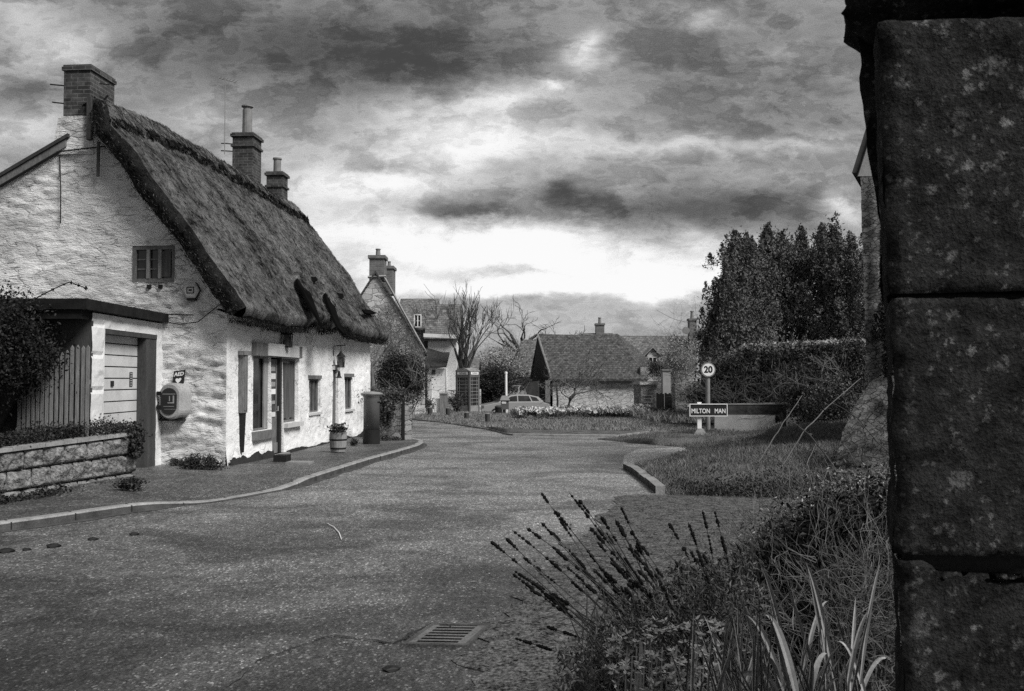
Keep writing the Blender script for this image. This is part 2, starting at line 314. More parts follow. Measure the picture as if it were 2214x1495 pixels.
    def build(s, name, m, parent=None, org=None, smooth=False):
        o_ = Vector(org) if org is not None else (wloc(parent) if parent is not None else Vector((0, 0, 0)))
        me = bpy.data.meshes.new(name); V = np.array(s.v, dtype=float)-np.array(o_)
        me.from_pydata([tuple(x) for x in V.tolist()], [], s.f)
        for q in (m if isinstance(m, (list, tuple)) else [m]): me.materials.append(M[q] if isinstance(q, str) else q)
        if any(s.mi): me.polygons.foreach_set('material_index', s.mi)
        if smooth: me.polygons.foreach_set('use_smooth', [True]*len(me.polygons))
        me.update(); o = bpy.data.objects.new(name, me); S.collection.objects.link(o)
        o.location = o_ if parent is None else o_-wloc(parent)
        if parent is not None: o.parent = parent
        return o
def wloc(o):
    p = Vector((0, 0, 0))
    while o is not None: p = p+Vector(o.location); o = o.parent
    return p
def tag(o, label=None, cat=None, group=None, kind=None):
    if label: o['label'] = label
    if cat: o['category'] = cat
    if group: o['group'] = group
    if kind: o['kind'] = kind
    return o
def thing(name, loc, label, cat, group=None):
    o = bpy.data.objects.new(name, None); S.collection.objects.link(o); o.location = loc; o.empty_display_size = .2
    return tag(o, label, cat, group)
def copy_tree(o, parent=None, off=None):
    c = o.copy(); S.collection.objects.link(c); c.parent = parent
    if off is not None: c.location = Vector(o.location)+Vector(off)
    for ch in [x for x in o.children if x is not c]: copy_tree(ch, c)
    return c
def struct(o): o['kind'] = 'structure'; return o
def text(name, body, m, size, origin, xdir, updir, parent, depth=.002, sx=1.0, align='CENTER', bold=0):
    cu = bpy.data.curves.new(name, 'FONT'); cu.body = body; cu.size = size; cu.extrude = depth; cu.align_x = align; cu.align_y = 'CENTER'; cu.offset = bold
    to = bpy.data.objects.new('tmp_text', cu); S.collection.objects.link(to); bpy.context.view_layer.update()
    me = bpy.data.meshes.new_from_object(to.evaluated_get(bpy.context.evaluated_depsgraph_get())); bpy.data.objects.remove(to)
    X = Vector(xdir).normalized(); Z = Vector(updir).normalized(); N = X.cross(Z); pl = wloc(parent)
    for v in me.vertices: v.co = Vector(origin)-pl+X*v.co.x*sx+Z*v.co.y+N*v.co.z
    me.materials.clear(); me.materials.append(M[m]); o = bpy.data.objects.new(name, me); S.collection.objects.link(o); o.parent = parent
    return o
def branches(mb, p, d, L, r, depth, R, spread=.6, up=.25, n=5, kids=3, wig=.25, mind=.0):
    pts = [Vector(p)]; dd = Vector(d).normalized(); k = 4; rr = [r]
    for i in range(k):
        dd = (dd+Vector((R.gauss(0, wig), R.gauss(0, wig), R.gauss(0, wig)*.6+up*.25))).normalized()
        pts.append(pts[-1]+dd*L/k); rr.append(r*(1-.45*(i+1)/k))
    mb.tube(pts, rr, n if r > .02 else 3, cap=False)
    if depth <= 0: return
    for j in range(kids):
        f = R.uniform(.45, 1.0) if j else 1.0; i = min(k, max(1, int(f*k)))
        nd = (dd+Vector((R.gauss(0, spread), R.gauss(0, spread), R.gauss(0, spread*.6)+up))).normalized()
        branches(mb, pts[i], nd, L*R.uniform(.55, .85), max(rr[i]*.62, mind), depth-1, R, spread, up, n, kids, wig, mind)
def cloud(rng, n, c, rad, clumps=12, tight=.28, shell=.55):
    """leaf centres gathered in clumps around an ellipsoid"""
    c = np.array(c); rad = np.array(rad); q = rng.normal(size=(clumps, 3)); q /= np.linalg.norm(q, axis=1)[:, None]
    q *= rng.uniform(shell, 1, clumps)[:, None]**.6*.8
    i = rng.integers(0, clumps, n); sz = rng.uniform(.6, 1.3, clumps)[i][:, None]
    return c+(q[i]+rng.normal(size=(n, 3))*tight*sz)*rad
# ================= GROUND =================
def H(x, y): return -.35*sm(41, 56, y)
g = MB(); xs = [-900,-300,-120,-60,-35,-20,-12,-6,0,6,12,20,35,60,120,300,900]; ys = [-200,-60,-20,0,10,20,30,38]+[41+i*1.5 for i in range(12)]+[70,100,200,500,1500]
g.grid(lambda u, v: (xs[round(u*(len(xs)-1))], ys[round(v*(len(ys)-1))], H(0, ys[round(v*(len(ys)-1))])-.03), len(xs)-1, len(ys)-1)
struct(g.build('ground', 'grass'))
def sheet(name, pts, z, m, jag=0):
    if jag:
        P2 = []; pts = [(p[0], p[1]) for p in pts]
        for k in range(len(pts)):
            a, c = Vector((*pts[k], 0)), Vector((*pts[(k+1) % len(pts)], 0)); n = max(1, int((c-a).length/.12)); dd_ = (c-a).normalized(); nn = Vector((-dd_.y, dd_.x, 0))
            for i in range(n): q = a.lerp(c, i/n); q = q+nn*jag*fbm(q.x*3.1, q.y*3.1, 6, 6); P2.append((q.x, q.y))
        pts = P2
    b = MB(); b.add([(p[0], p[1], z) for p in pts], [tuple(range(len(pts)))]); o = b.build(name, m)
    import bmesh
    bm = bmesh.new(); bm.from_mesh(o.data); bmesh.ops.triangulate(bm, faces=bm.faces[:]); bm.to_mesh(o.data); bm.free()
    return struct(o)
kb = [(-40,1160),(0,1150),(100,1136),(250,1113),(400,1092),(470,1084),(560,1068),(650,1052),(730,1025),(800,1002),(860,985),(905,971)]
KB = [G(px, py) for px, py in kb]; KB = [Vector((-8.2, 5, 0)), Vector((-6.7, 8.4, 0))]+KB
KE = [Vector((-2.25, 23.6, 0)), Vector((-2.35, 24.4, 0)), Vector((-2.7, 25.2, 0)), Vector((-3.3, 25.8, 0))]
# the lane: main carriageway, junction and the arm that swings away to the left
isl = [G(885,908), G(960,915), G(1060,931), G(1100,942), G(1210,944), G(1335,945)]
road = [(-14,-8)]+[(-14, 0)]+[(p.x, p.y) for p in KB+KE]+[(-4.6, 30), (-7, 38), (-14, 44), (-14, 47)]+[(-6.5,43)]+[(p.x, p.y) for p in isl]+[(8,29.2),(30,31),(30,27),(8,26.2)]+[(3.9, 26), (3.0, 24.6), (4.5, 23.4), (9, 22.6), (9, 19.5), (4, 18.6), (2.2, 17.9), (2.15, 13.8), (12, 13.2), (12, -8)]
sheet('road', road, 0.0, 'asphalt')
sheet('driveway', [G(1345,1008), G(1350,985), G(1380,972), G(1500,966), (9, 22.5), (9, 19.5), (5, 18.8)], .005, 'lightroad')
sheet('lane_apron', [G(1328,946), G(1345,937), (8, 29.1), (8, 27.0), G(1392,946)], .005, 'lightroad')
sheet('road_patch', [G(440,1495), G(560,1430), G(720,1378), G(850,1392), G(935,1352), G(1060,1352), G(1010,1410), (1.4, 4.6), (-1, 3.2)], .004, 'patch', .03)
sheet('gravel_verge', [G(1345,1072), G(1300,1130), G(1200,1200), G(1160,1270), G(1080,1345), G(1010,1415), (-.3, 3.2), (4, 3), (9, 4), (9, 12.8), (6, 13.3), (2.6, 13.7)], .0085, 'gravel', .22)
# cracks round the patch
R = random.Random(3); ck = MB()
def crack(pts, r):
    out = []
    for a, b in zip(pts[:-1], pts[1:]):
        n = max(2, int((b-a).length/.06))
        for i in range(n): out.append(a.lerp(b, i/n)+Vector((R.gauss(0, .008), R.gauss(0, .008), 0)))
    prev = None; vs = []
    for p in out+[pts[-1]]:
        w_ = r*R.uniform(.3, 1.5); vs += [p+Vector((0, -w_, .0125)), p+Vector((0, w_, .0125))]
    ck.add(vs, [(2*i, 2*i+2, 2*i+3, 2*i+1) for i in range(len(vs)//2-1)])
crack([G(490,1495), G(560,1432), G(640,1402), G(720,1378), G(800,1387), G(852,1394)], .012)
crack([G(852,1394), G(880,1380), G(932,1352), G(1000,1354), G(1060,1350)], .017)
struct(ck.build('road_crack', 'iron'))
# pavement and kerb on the left
pav = MB(); fl = [Vector((-14, 5, 0)), Vector((-14, 8.4, 0)), Vector((-14, 10, 0))]
kin = KB+KE
def pavz(p, t):   # the footway climbs a little towards the buildings
    return .0
segs = 10
rows = []
def curv(path, n):
    L = [0]
    for a, b in zip(path[:-1], path[1:]): L.append(L[-1]+(b-a).length)
    res = []
    for i in range(n+1):
        s_ = L[-1]*i/n; k = max(j for j in range(len(L)) if L[j] <= s_+1e-9); k = min(k, len(path)-2)
        res.append(path[k].lerp(path[k+1], (s_-L[k])/max(1e-6, L[k+1]-L[k])))
    return res
KC = curv(kin, 140)
def kh(p):   # kerb upstand, dropped at the garage
    return .10-.092*math.exp(-((p.y-13.5)/1.15)**4)
def offs(path, d):
    r = []
    for i, p in enumerate(path):
        t_ = (path[min(i+1, len(path)-1)]-path[max(i-1, 0)]).normalized(); r.append(p+Vector((-t_.y, t_.x, 0))*d)
    return r
KO = offs(KC, .13)
kbm = MB(); vs = []
for i, (p, q) in enumerate(zip(KC, KO)):
    h = kh(p); j = .006*fbm(p.x*3, p.y*3, 1); a = p.lerp(q, .15)
    vs += [(p.x, p.y, -.03), (p.x+j, p.y, h-.02), (a.x, a.y, h+j), (q.x, q.y, h+.002), (q.x, q.y, -.03)]
kbm.add(vs, [(5*i+k, 5*(i+1)+k, 5*(i+1)+k+1, 5*i+k+1) for i in range(len(KC)-1) for k in range(4)])
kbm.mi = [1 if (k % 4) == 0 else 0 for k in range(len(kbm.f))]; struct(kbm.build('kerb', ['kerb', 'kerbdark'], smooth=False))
kj = MB()
for i in range(3, len(KC)-2, 5):
    p, q, n_ = KC[i], KO[i], KC[i+1]; h = kh(p); t_ = (n_-p).normalized()*.007; o_ = (p-q).normalized()*.003
    kj.hexa([p-t_+o_+Vector((0,0,-.02)), p+t_+o_+Vector((0,0,-.02)), q+t_+Vector((0,0,-.02)), q-t_+Vector((0,0,-.02)), p-t_+o_+Vector((0,0,h-.012)), p+t_+o_+Vector((0,0,h-.012)), q+t_+Vector((0,0,h+.010)), q-t_+Vector((0,0,h+.010))])
struct(kj.build('kerb_joints', 'iron'))
pm = MB(); vs = []; NP = 14
for q, p in zip(KO, KC):
    for k in range(NP+1):
        f = k/NP; x = q.x+(-11.5-q.x)*f**1.5; h = kh(p)
        z = h+(.085-h)*sm(0, .25, f)+.07*sm(.1, .5, f)*sm(19, 15.5, q.y)*sm(12.5, 14, q.y)+.006*fbm(x*2, q.y*2, 3)
        vs.append((x, q.y, z))
pm.add(vs, [(i*(NP+1)+k, (i+1)*(NP+1)+k, (i+1)*(NP+1)+k+1, i*(NP+1)+k+1) for i in range(len(KO)-1) for k in range(NP)])
struct(pm.build('pavement', 'pavement', smooth=True))
gt = MB(); vs = []   # grit and weeds lining the gutter
KG = offs(KC, -.10); KG2 = offs(KC, .0)
for p, q in zip(KG, KG2):
    j = .05*fbm(p.x*2, p.y*2, 9); vs += [(p.x+j, p.y-j, .0045), (q.x, q.y, .0045)]
gt.add(vs, [(2*i, 2*i+1, 2*i+3, 2*i+2) for i in range(len(KG)-1)]); struct(gt.build('gutter', 'kerbdark'))

# island of grass with the telephone box, bulbs and bollards
def isl_z(x, y):
    return H(x, y)+.10+.10*fbm(x*.25, y*.25, 5)
im = MB(); IP = isl; NI = 60
def islf(u, v):
    e = curvi[round(u*NI)]; y1 = 60; x1 = -10+u*30
    f = v**1.6; x = e.x+(x1-e.x)*f; y = e.y+(y1-e.y)*f
    return (x, y, isl_z(x, y)*sm(0, .03, v)+(H(x, y)-.0)*(1-sm(0, .03, v)))
curvi = curv([Vector((-6.5, 43, 0))]+IP+[Vector((4.2, 29.3, 0)), Vector((9, 30, 0))], NI)
im.grid(islf, NI, 30); struct(im.build('village_green', 'grass', smooth=True))
ik = MB(); vs = []
for p, q in zip(curvi, offs(curvi, .12)): vs += [(p.x, p.y, -.02), (p.x, p.y, .05), (q.x, q.y, .06), (q.x, q.y, -.02)]
ik.add(vs, [(4*i+k, 4*i+4+k, 4*i+5+k, 4*i+1+k) for i in range(NI) for k in range(3)]); struct(ik.build('green_kerb', 'kerb'))

# bank on the right
def bank_z(x, y):
    e = sm(2.15, 4.6, x); a = sm(13.6, 15.2, y)
    cut = 1-sm(17.2, 18.6, y)*(1-sm(3.2, 5.5, x-(y-18)*.18))*1.0
    z = .10+(.42*e+.42*sm(4.5, 9, x))*1.0
    z *= a if y < 15.5 else 1
    if y > 17: z *= max(0, cut) if y < 24 else 1
    z *= 1-sm(29.5, 31, y); z *= 1-.62*sm(19, 24, y)*(1-sm(6.5, 9.5, x))
    return z+(.06*fbm(x*1.2, y*1.2, 2)+.08*fbm(x*.5, y*.7, 9))*min(1, z*4)
bk = MB()
def bankf(u, v):
    y = 13.5+v*12.6; lx = 2.22
    if y > 17.7: lx = 2.22+min(1.9, (y-17.7)*.62)
    if y > 23.2: lx = 4.1-(y-23.2)*.6
    x = lx+u**1.4*(16-lx); z = bank_z(x, y)
    ed = sm(0, .025, u); return (x, y, z*ed-.02*(1-ed))
bk.grid(bankf, 70, 90); struct(bk.build('grass_bank', 'grass', smooth=True))
fb = MB()   # rising ground behind the bank, up to the hedge
fb.grid(lambda u, v: (4.4+u*26, 29.6+v*10, (.06+.5*sm(.12, .6, u))*sm(0, .12, v)*sm(0, .06, u)-.02), 30, 16)
struct(fb.build('hedge_bank', 'grass', smooth=True))
def bz(x, y):
    return bank_z(x, y)
# kerb stones round the nose of the bank
kk = thing('kerb_stone_row', (2.1, 15.6, 0), 'pale kerb stones edging the nose of the grass bank beside the lane', 'kerb')
pth = curv([G(1347,1014), G(1362,1022), G(1385,1040), G(1400,1052), G(1418,1068)], 6)
for i in range(6):
    a, b = pth[i], pth[i+1]; t_ = (b-a).normalized(); n_ = Vector((t_.y*-1, t_.x, 0)); b = b-t_*.02; h = .11+.01*R.uniform(-1, 1)
    mb = MB(); mb.hexa([a+Vector((0,0,-.05)), a+n_*.14+Vector((0,0,-.05)), b+n_*.14+Vector((0,0,-.05)), b+Vector((0,0,-.05)), a+Vector((0,0,h)), a+n_*.14+Vector((0,0,h+.01)), b+n_*.14+Vector((0,0,h+.01)), b+Vector((0,0,h))])
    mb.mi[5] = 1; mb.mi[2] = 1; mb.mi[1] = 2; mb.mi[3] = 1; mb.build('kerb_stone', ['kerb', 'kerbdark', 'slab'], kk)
# grass blades
rng = np.random.default_rng(5)
def blades_on(name, n, xr, yr, zf, h, wd, m, ok=lambda x, y: True, lean=.45):
    P_ = []
    while len(P_) < n:
        x = rng.uniform(*xr); y = yr[0]+(yr[1]-yr[0])*rng.uniform()**1.5
        if ok(x, y) and fbm(x*.8, y*.8, 7)+rng.uniform(-.5, .6) > -.15: P_.append((x, y, zf(x, y)-.01))
    mb = MB(); mb.blades(P_, h, wd, rng, lean); return tag(mb.build(name, m), kind='stuff')
def okb(x, y):
    lx = 2.25 if y < 17.7 else 2.22+min(1.9, (y-17.7)*.62)
    if y > 23.2: lx = 4.1-(y-23.2)*.6
    return lx+.05 < x < lx+9 and px_of(x, y) < 1960
def px_of(x, y): return 1107+FPX*x/y
tag(blades_on('bank_grass', 42000, (2.2, 11), (13.6, 26), bz, .075, .009, 'blade', okb), 'short rough grass covering the bank right of the lane', 'grass')
tag(blades_on('bank_grass', 9000, (2.2, 11), (13.6, 26), bz, .09, .01, 'bladel', okb), 'pale dry grass stems scattered over the bank', 'grass')
tag(blades_on('green_grass', 26000, (-4.5, 7), (28.6, 45), isl_z, .08, .022, 'greenblade', lambda x, y: y > 28.9+max(0, (-.1-x)*2.4)), 'rough grass on the village green beyond the junction', 'grass')
tag(blades_on('hedge_bottom_grass', 9000, (4.6, 16), (29.8, 36), lambda x, y: .3, .22, .03, 'blade'), 'long grass at the foot of the boundary wall and hedge', 'grass')
# loose stones
def stones(name, n, fn, smin, smax, m, lab):
    mb = MB(); R2 = random.Random(8)
    for i in range(n):
        p = Vector(fn(R2)); s_ = smin+(smax-smin)*R2.random()**3; a = R2.random()*6.28; q = [R2.uniform(.6, 1) for _ in range(6)]
        r0 = [Vector((math.cos(a+k*1.2566)*s_*q[k], math.sin(a+k*1.2566)*s_*q[(k+2) % 5], 0)) for k in range(5)]
        mb.add([p+v for v in r0]+[p+v*.55+Vector((0, 0, s_*.5*q[5])) for v in r0], [(0,1,6,5),(1,2,7,6),(2,3,8,7),(3,4,9,8),(4,0,5,9),(5,6,7,8,9)])
    return tag(mb.build(name, m), lab, 'gravel', kind='stuff')
def gfn(R2):
    while True:
        x = R2.uniform(-.6, 5); y = R2.uniform(4.2, 13.4)
        edge = np.interp(y, [4.2, 6, 8, 10.5, 13.4], [.3, -.15, .35, 1.3, 1.8])
        if x > edge+R2.gauss(0, .35): return (x, y, .008)
stones('loose_gravel', 5000, gfn, .006, .028, 'gravel', 'loose dark gravel chippings spread over the verge')
stones('loose_gravel', 3000, gfn, .005, .022, 'kerb', 'pale stone chippings spread over the gravel verge')
stones('road_grit', 500, lambda R2: (R2.uniform(-5, 2), R2.uniform(4.5, 16), .003), .003, .010, 'metal', 'pale grit scattered on the lane surface')
stones('loose_gravel', 1500, gfn, .004, .020, 'slab', 'scattered whitish chippings on the verge beside the lavender')
# lumps of mud on the road
R = random.Random(4)
for i, (px, py, s_, lab) in enumerate([(14,1194,.07,'nearest lump of mud on the lane at the left edge'),(58,1190,.04,'small thin smear of mud right of the nearest lump'),(116,1183,.065,'second dark clod of mud along the left gutter'),(201,1168,.05,'third small clod of mud along the left side of the lane'),(290,1157,.05,'farthest dark clod of mud along the left side of the lane'),(845,1450,.05,'dark ragged clod lying below the drain grate')]):
    mb = MB(); c = G(px, py); nn = 9
    prof = [(s_*q, z) for q, z in ((1, 0), (.9, .25*s_), (.6, .42*s_), (.2, .5*s_))]
    mb.lathe(prof, c+Vector((0, 0, .004)), nn); mb.v = [(c.x+(v[0]-c.x)*(1+.35*math.sin(k*2.3)), c.y+(v[1]-c.y)*(1+.3*math.cos(k*1.7)), v[2]) for k, v in enumerate(mb.v)]
    tag(mb.build('mud_clod', 'iron', org=c), lab, 'mud clod', 'clods of mud on the lane')
# drain grate
M['grate'] = mat('grate', .12, .3, 6, bump=.4, speck=.4)
c0 = [G(868,1398), G(1010,1402), G(1062,1354), G(935,1352)]
dg = thing('drain_grate', (c0[0]+c0[2])/2, 'iron drain grate with diagonal slots set in the lane', 'drain grate')
def DG(a, b, z=0.): p = c0[0].lerp(c0[1], a).lerp(c0[3].lerp(c0[2], a), b); return (p.x, p.y, z)
mb = MB()
for a0, a1, b0, b1 in ((0,.06,0,1),(.94,1,0,1),(.06,.94,0,.07),(.06,.94,.93,1)): mb.hexa([DG(a0,b0,.004),DG(a1,b0,.004),DG(a1,b1,.004),DG(a0,b1,.004),DG(a0,b0,.018),DG(a1,b0,.018),DG(a1,b1,.018),DG(a0,b1,.018)])
mb.build('grate_frame', 'kerbdark', dg)
mb = MB(); mb.add([DG(.05,.05,.0100),DG(.95,.05,.0100),DG(.95,.95,.0100),DG(.05,.95,.0100)], [(0,1,2,3)]); mb.build('pit', 'interior', dg)
for i in range(7):
    b0 = .07+i*.127; mb = MB(); q = [(.06,b0),(.94,b0+.01),(.94,b0+.065),(.06,b0+.055)]
    mb.hexa([DG(a,b,.0104) for a, b in q]+[DG(a,b,.0125) for a, b in q]); mb.build('bar', 'grate', dg)
mb = MB()
for a0, a1 in ((.06,.16),(.80,.94)): mb.hexa([DG(a0,.07,.0106),DG(a1,.07,.0106),DG(a1,.93,.0106),DG(a0,.93,.0106),DG(a0,.07,.0135),DG(a1,.07,.0135),DG(a1,.93,.0135),DG(a0,.93,.0135)])
mb.build('cross_plate', 'grate', dg)
# worn white dashes
wd = MB()
for px, py, l, r_ in ((1010,1272,22,5),(1020,1258,10,3),(1185,1230,25,3),(1055,1103,40,3),(1040,1085,25,2)):
    a, b = G(px-l, py+1), G(px+l, py); n_ = 14
    for i in range(n_):
        if R.random() < .25: continue
        p, q = a.lerp(b, i/n_), a.lerp(b, (i+.8)/n_); d = R.uniform(.008, .022); wd.add([(p.x, p.y-d, .0045), (q.x, q.y-d, .0045), (q.x, q.y+d, .0045), (p.x, p.y+d, .0045)], [(0,1,2,3)])
struct(wd.build('road_marking', 'slab'))
tag(MB().tube([G(708,1132,.012), G(722,1140,.012), G(733,1152,.012), G(738,1166,.012)], .005, 5).build('straw', 'white', org=G(722,1150)), 'thin white curved straw lying on the open lane', 'straw')
# ================= THATCHED COTTAGE =================
C0 = Vector((-5.23, 16.95, 0)); CD = Vector((.0807, .9967, 0)); CN = Vector((.9967, -.0807, 0))
def WF(t, o, z): p = C0+CD*t+CN*o; return (p.x, p.y, z)
def FP(px, py, o=0.):     # photo point -> (t, z) on the street front
    d = ray(px, py); q = C0+CN*o; k = (q-Vector((0, 0, EYE))).dot(CN)/d.dot(CN); p = Vector((0, 0, EYE))+d*k; return (p-C0).dot(CD), p.z
def GP(px, py, off=0.):   # -> (w, z) on the gable, off metres in front of it
    d = ray(px, py); q = C0-CD*off; k = (q-Vector((0, 0, EYE))).dot(CD)/d.dot(CD); p = Vector((0, 0, EYE))+d*k; return -(p-C0).dot(CN), p.z
def lines(a, b, step, cuts):
    c = sorted(set([a, b]+[x for x in cuts if a < x < b])); r = []
    for p, q in zip(c[:-1], c[1:]):
        n = max(1, round((q-p)/step)); r += [p+(q-p)*i/n for i in range(n)]
    return r+[b]
def wallsheet(mb, fn, u0, u1, v0, v1, step, ops, disp, depth=.25, top=None):
    us = lines(u0, u1, step, [x for o in ops for x in o[:2]]); vs_ = lines(v0, v1, step, [x for o in ops for x in o[2:]])
    pts = []
    for v in vs_:
        for u in us:
            vv = min(v, top(u)) if top else v; pts.append(fn(u, disp(u, vv), vv))
    n = len(us); fs = []
    for j in range(len(vs_)-1):
        vc = (vs_[j]+vs_[j+1])/2
        for i in range(n-1):
            uc = (us[i]+us[i+1])/2
            if any(o[0] < uc < o[1] and o[2] < vc < o[3] for o in ops): continue
            if top and vs_[j] >= max(top(us[i]), top(us[i+1])): continue
            fs.append((j*n+i, j*n+i+1, (j+1)*n+i+1, (j+1)*n+i))
    mb.add(pts, fs)
    for a, b, c, d in ops:   # reveals
        for p, q in (((a, c), (b, c)), ((b, c), (b, d)), ((b, d), (a, d)), ((a, d), (a, c))):
            mb.add([fn(p[0], disp(*p), p[1]), fn(q[0], disp(*q), q[1]), fn(q[0], -depth, q[1]), fn(p[0], -depth, p[1])], [(0, 1, 2, 3)])
cott = thing('thatched_cottage', C0, 'whitewashed rubble stone cottage with a steep thatched roof at the lane edge', 'cottage')
SL = 1.25
def gtop(w_):
    if w_ < 2.55: return 3.27+SL*max(w_, -.5)
    if w_ < 3.1: return 6.6
    return 6.13-.55*(w_-3.1)
def gfun(w_, o, z): p = C0-CN*w_-CD*o; return (p.x, p.y, z)
def gdisp(w_, z):
    rough = .25+.75*sm(3.6, 1.0, w_)*sm(5.2, 2.2, z)+.35*sm(2.0, 3.5, w_)*sm(3, 5, z)
    a = fbm(w_*1.3, z*3.4, 1.7, 5)*.5+fbm(w_*3.2, z*8.5, 4.1, 4)*.5
    st = abs(fbm(w_*1.1+5, z*4.6, 2.2, 3)); st = -.07*max(0, .10-st)*10*max(0, fbm(w_*.7, z*.9, 9)+.2)
    edge = sm(0, .12, w_); return (a*.085+st*1.3)*rough*edge+.0
wx0, wz0 = GP(284, 611); wx1, wz1 = GP(379, 531)
gw = (wx1, wx0, wz0, wz1)
mb = MB(); wallsheet(mb, gfun, 0, 7.5, -.1, 6.7, .04, [gw], gdisp, .14, gtop); mb.build('gable_wall', 'gablewash', cott, smooth=True)
# street front
t_ = lambda px: FP(px, 850)[0]
def ft(px, py): return FP(px, py)
shopw = (t_(548), t_(585), FP(560, 932)[1], FP(560, 770)[1]); shopd = (t_(585), t_(611), .12, FP(600, 773)[1])
shopw2 = (t_(611), t_(643), FP(630, 913)[1], FP(630, 776)[1])
swin = (t_(667), t_(690), FP(678, 892)[1], FP(678, 820)[1]); hd = (t_(717.5), t_(729), .1, FP(723, 800)[1]); swin2 = (t_(746.5), t_(761), FP(754, 885)[1], FP(754, 816)[1])
LEN = FP(799, 850)[0]; END = LEN+.0; print('facade', LEN, shopw, shopd, shopw2, swin, hd, swin2)
def fdisp(t, z):
    a = fbm(t*1.6, z*2.6, 11.7, 5)*.5+fbm(t*4.2, z*7, 3.1, 4)*.5
    r = .4+.6*sm(3.5, 6, t)+.4*sm(1.3, .4, z); e = sm(0, .12, t)
    return a*.022*r*e+.05*fbm(t*.4, z*.5, 2, 2)*e+.05*sm(.5, -.05, z)
fops = [(shopw[0], shopw2[1], shopw[2], shopw[3]), swin, hd, swin2]
fops[0] = shopw; fops = [shopw, (shopd[0]+.0001, shopd[1]-.0001, shopd[2], shopd[3]), shopw2, swin, hd, swin2]
mb = MB(); wallsheet(mb, WF, 0, END, -.1, 3.3, .045, fops, fdisp, .16); mb.build('front_wall', 'wash', cott, smooth=True)
mb = MB(); mb.box(.3, -4.6, -.1, END-.06, -.42, 3.3, WF); mb.build('core', 'interior', cott)
mb = MB(); mb.add([WF(END, 0, 0), WF(END, -5.2, 0), WF(END, -5.2, 3.3), WF(END, -2.6, 6.5), WF(END, 0, 3.3)], [(0,1,2,3,4)]); mb.build('end_wall', 'wash', cott)
mb = MB(); mb.box(0.1, -7.4, -.1, END, -7.3, 3.8, WF); mb.build('rear_wall', 'wash', cott)
# tarred plinth strip
mb = MB()
mb.grid(lambda u, v: WF(u*(shopd[0]-.02), (.105+.03*fbm(u*9, v, 1))*(1-v)+(.045)*v+.03, v*(.13+.09*fbm(u*6+2, 3, 1)+.12*u*0+.07)-.03+.06), 60, 3); mb.build('plinth', 'darkpaint', cott)
mb = MB()
mb.grid(lambda u, v: WF(shopd[1]+.05+u*(END-shopd[1]-.1), (.105+.03*fbm(u*9, v, 6))*(1-v)+(.045)*v+.03, v*(.12+.09*fbm(u*6+2, 3, 4))-.03+.05), 60, 3); mb.build('plinth', 'darkpaint', cott)
# --- thatch ---
roof_rng = random.Random(9)
T0, T1 = -.32, END+.35
def dormer(t, s):   # raised rolls of thatch over the two eyebrow dormers (s: distance down the slope 0..1)
    h = 0
    for a, wd_, s0 in DORM:
        x = (t-(a-2.2*(s-s0)))/wd_
        if 0 <= x <= 1: h = max(h, .17*min(1, x/.05)*(1-sm(.5, 1, x))*sm(s0-.05*x, s0-.05*x+.02, s))
    return h
DORM = [(4.0, 1.7, .76), (5.7, 2.1, .81)]
RZ, EZ, EO = 7.0, 3.05, .52
def slope_pt(s): return (-2.6+(EO+2.6)*s, RZ+(EZ-RZ)*s)   # (o, z) of the outer skin, street side
nrm = Vector((RZ-EZ, EO+2.6)).normalized()
def skin(t, s):
    o, z = slope_pt(s)
    b = .05*fbm(t*.5, s*2.2, 3, 3)+.045*fbm(t*1.7, s*5, 8, 4)+.02*fbm(t*7, s*9, 2, 3)+.10*math.sin(math.pi*s)
    b += dormer(t, s)
    cap = .15; low = .155+.012*math.sin(t*7)+.02*fbm(t*2, 1, 1)
    b += .075 if s < low else 0
    if s < .04: b += -.10*(1-s/.04)
    b -= .10*sm(T0+.35, T0, t)*.6
    rz = .22*sm(0, 3, t-T0)*(1-s)*sm(-.1, .4, s+.3) - .03*sm(5, 10, t)*(1-s)
    sag = -.10*math.exp(-((t-1.6)/1.6)**2)*sm(.6, 1, s)
    return o+nrm.x*b, z+nrm.y*b+rz+sag
mb = MB(); NT_, NS = 230, 110
def teff(s): return T0+(.36-0*s)*(1-sm(.02, .16, s))
def rf(u, v):
    t = max(T0+(T1-T0)*u, teff(min(1, v/.86)))
    if v <= .86:
        s = v/.86; o, z = skin(t, s)
    else:   # round under the eaves and back up to the wall
        k = (v-.86)/.14; o1, z1 = skin(t, 1); o1 -= .0; rag = .03*fbm(t*6, 4, 4, 3)+.015*fbm(t*25, 2, 3)
        if k < .35: f = k/.35; o, z = o1-.10*f*f, z1-.20*f+rag*f
        else: f = (k-.35)/.65; o, z = o1-.10-(o1-.10+.12)*f, z1-.20+rag*(1-f)+.17*f
    return WF(t, o, z)
mb.grid(rf, NT_, NS); rfo = mb.build('thatch_roof', ['thatch', 'thatchedge'], cott)
for p in rfo.data.polygons:
    p.use_smooth = (p.index//NT_) < NS*.86 and abs(((p.index//NT_)+.5)/NS/.86-.158) > .03
    if p.index//NT_ > NS*.895: p.material_index = 1
# back slope
mb = MB(); mb.grid(lambda u, v: WF(.04+(T1-.04)*u, -2.6-.62*v, skin(T0+(T1-T0)*u, 0)[1]+.0-.85*v+.04*fbm(u*12, v*3, 1)), 60, 14); mb.build('rear_thatch', 'thatch', cott, smooth=True)
r_v = np.random.default_rng(12)
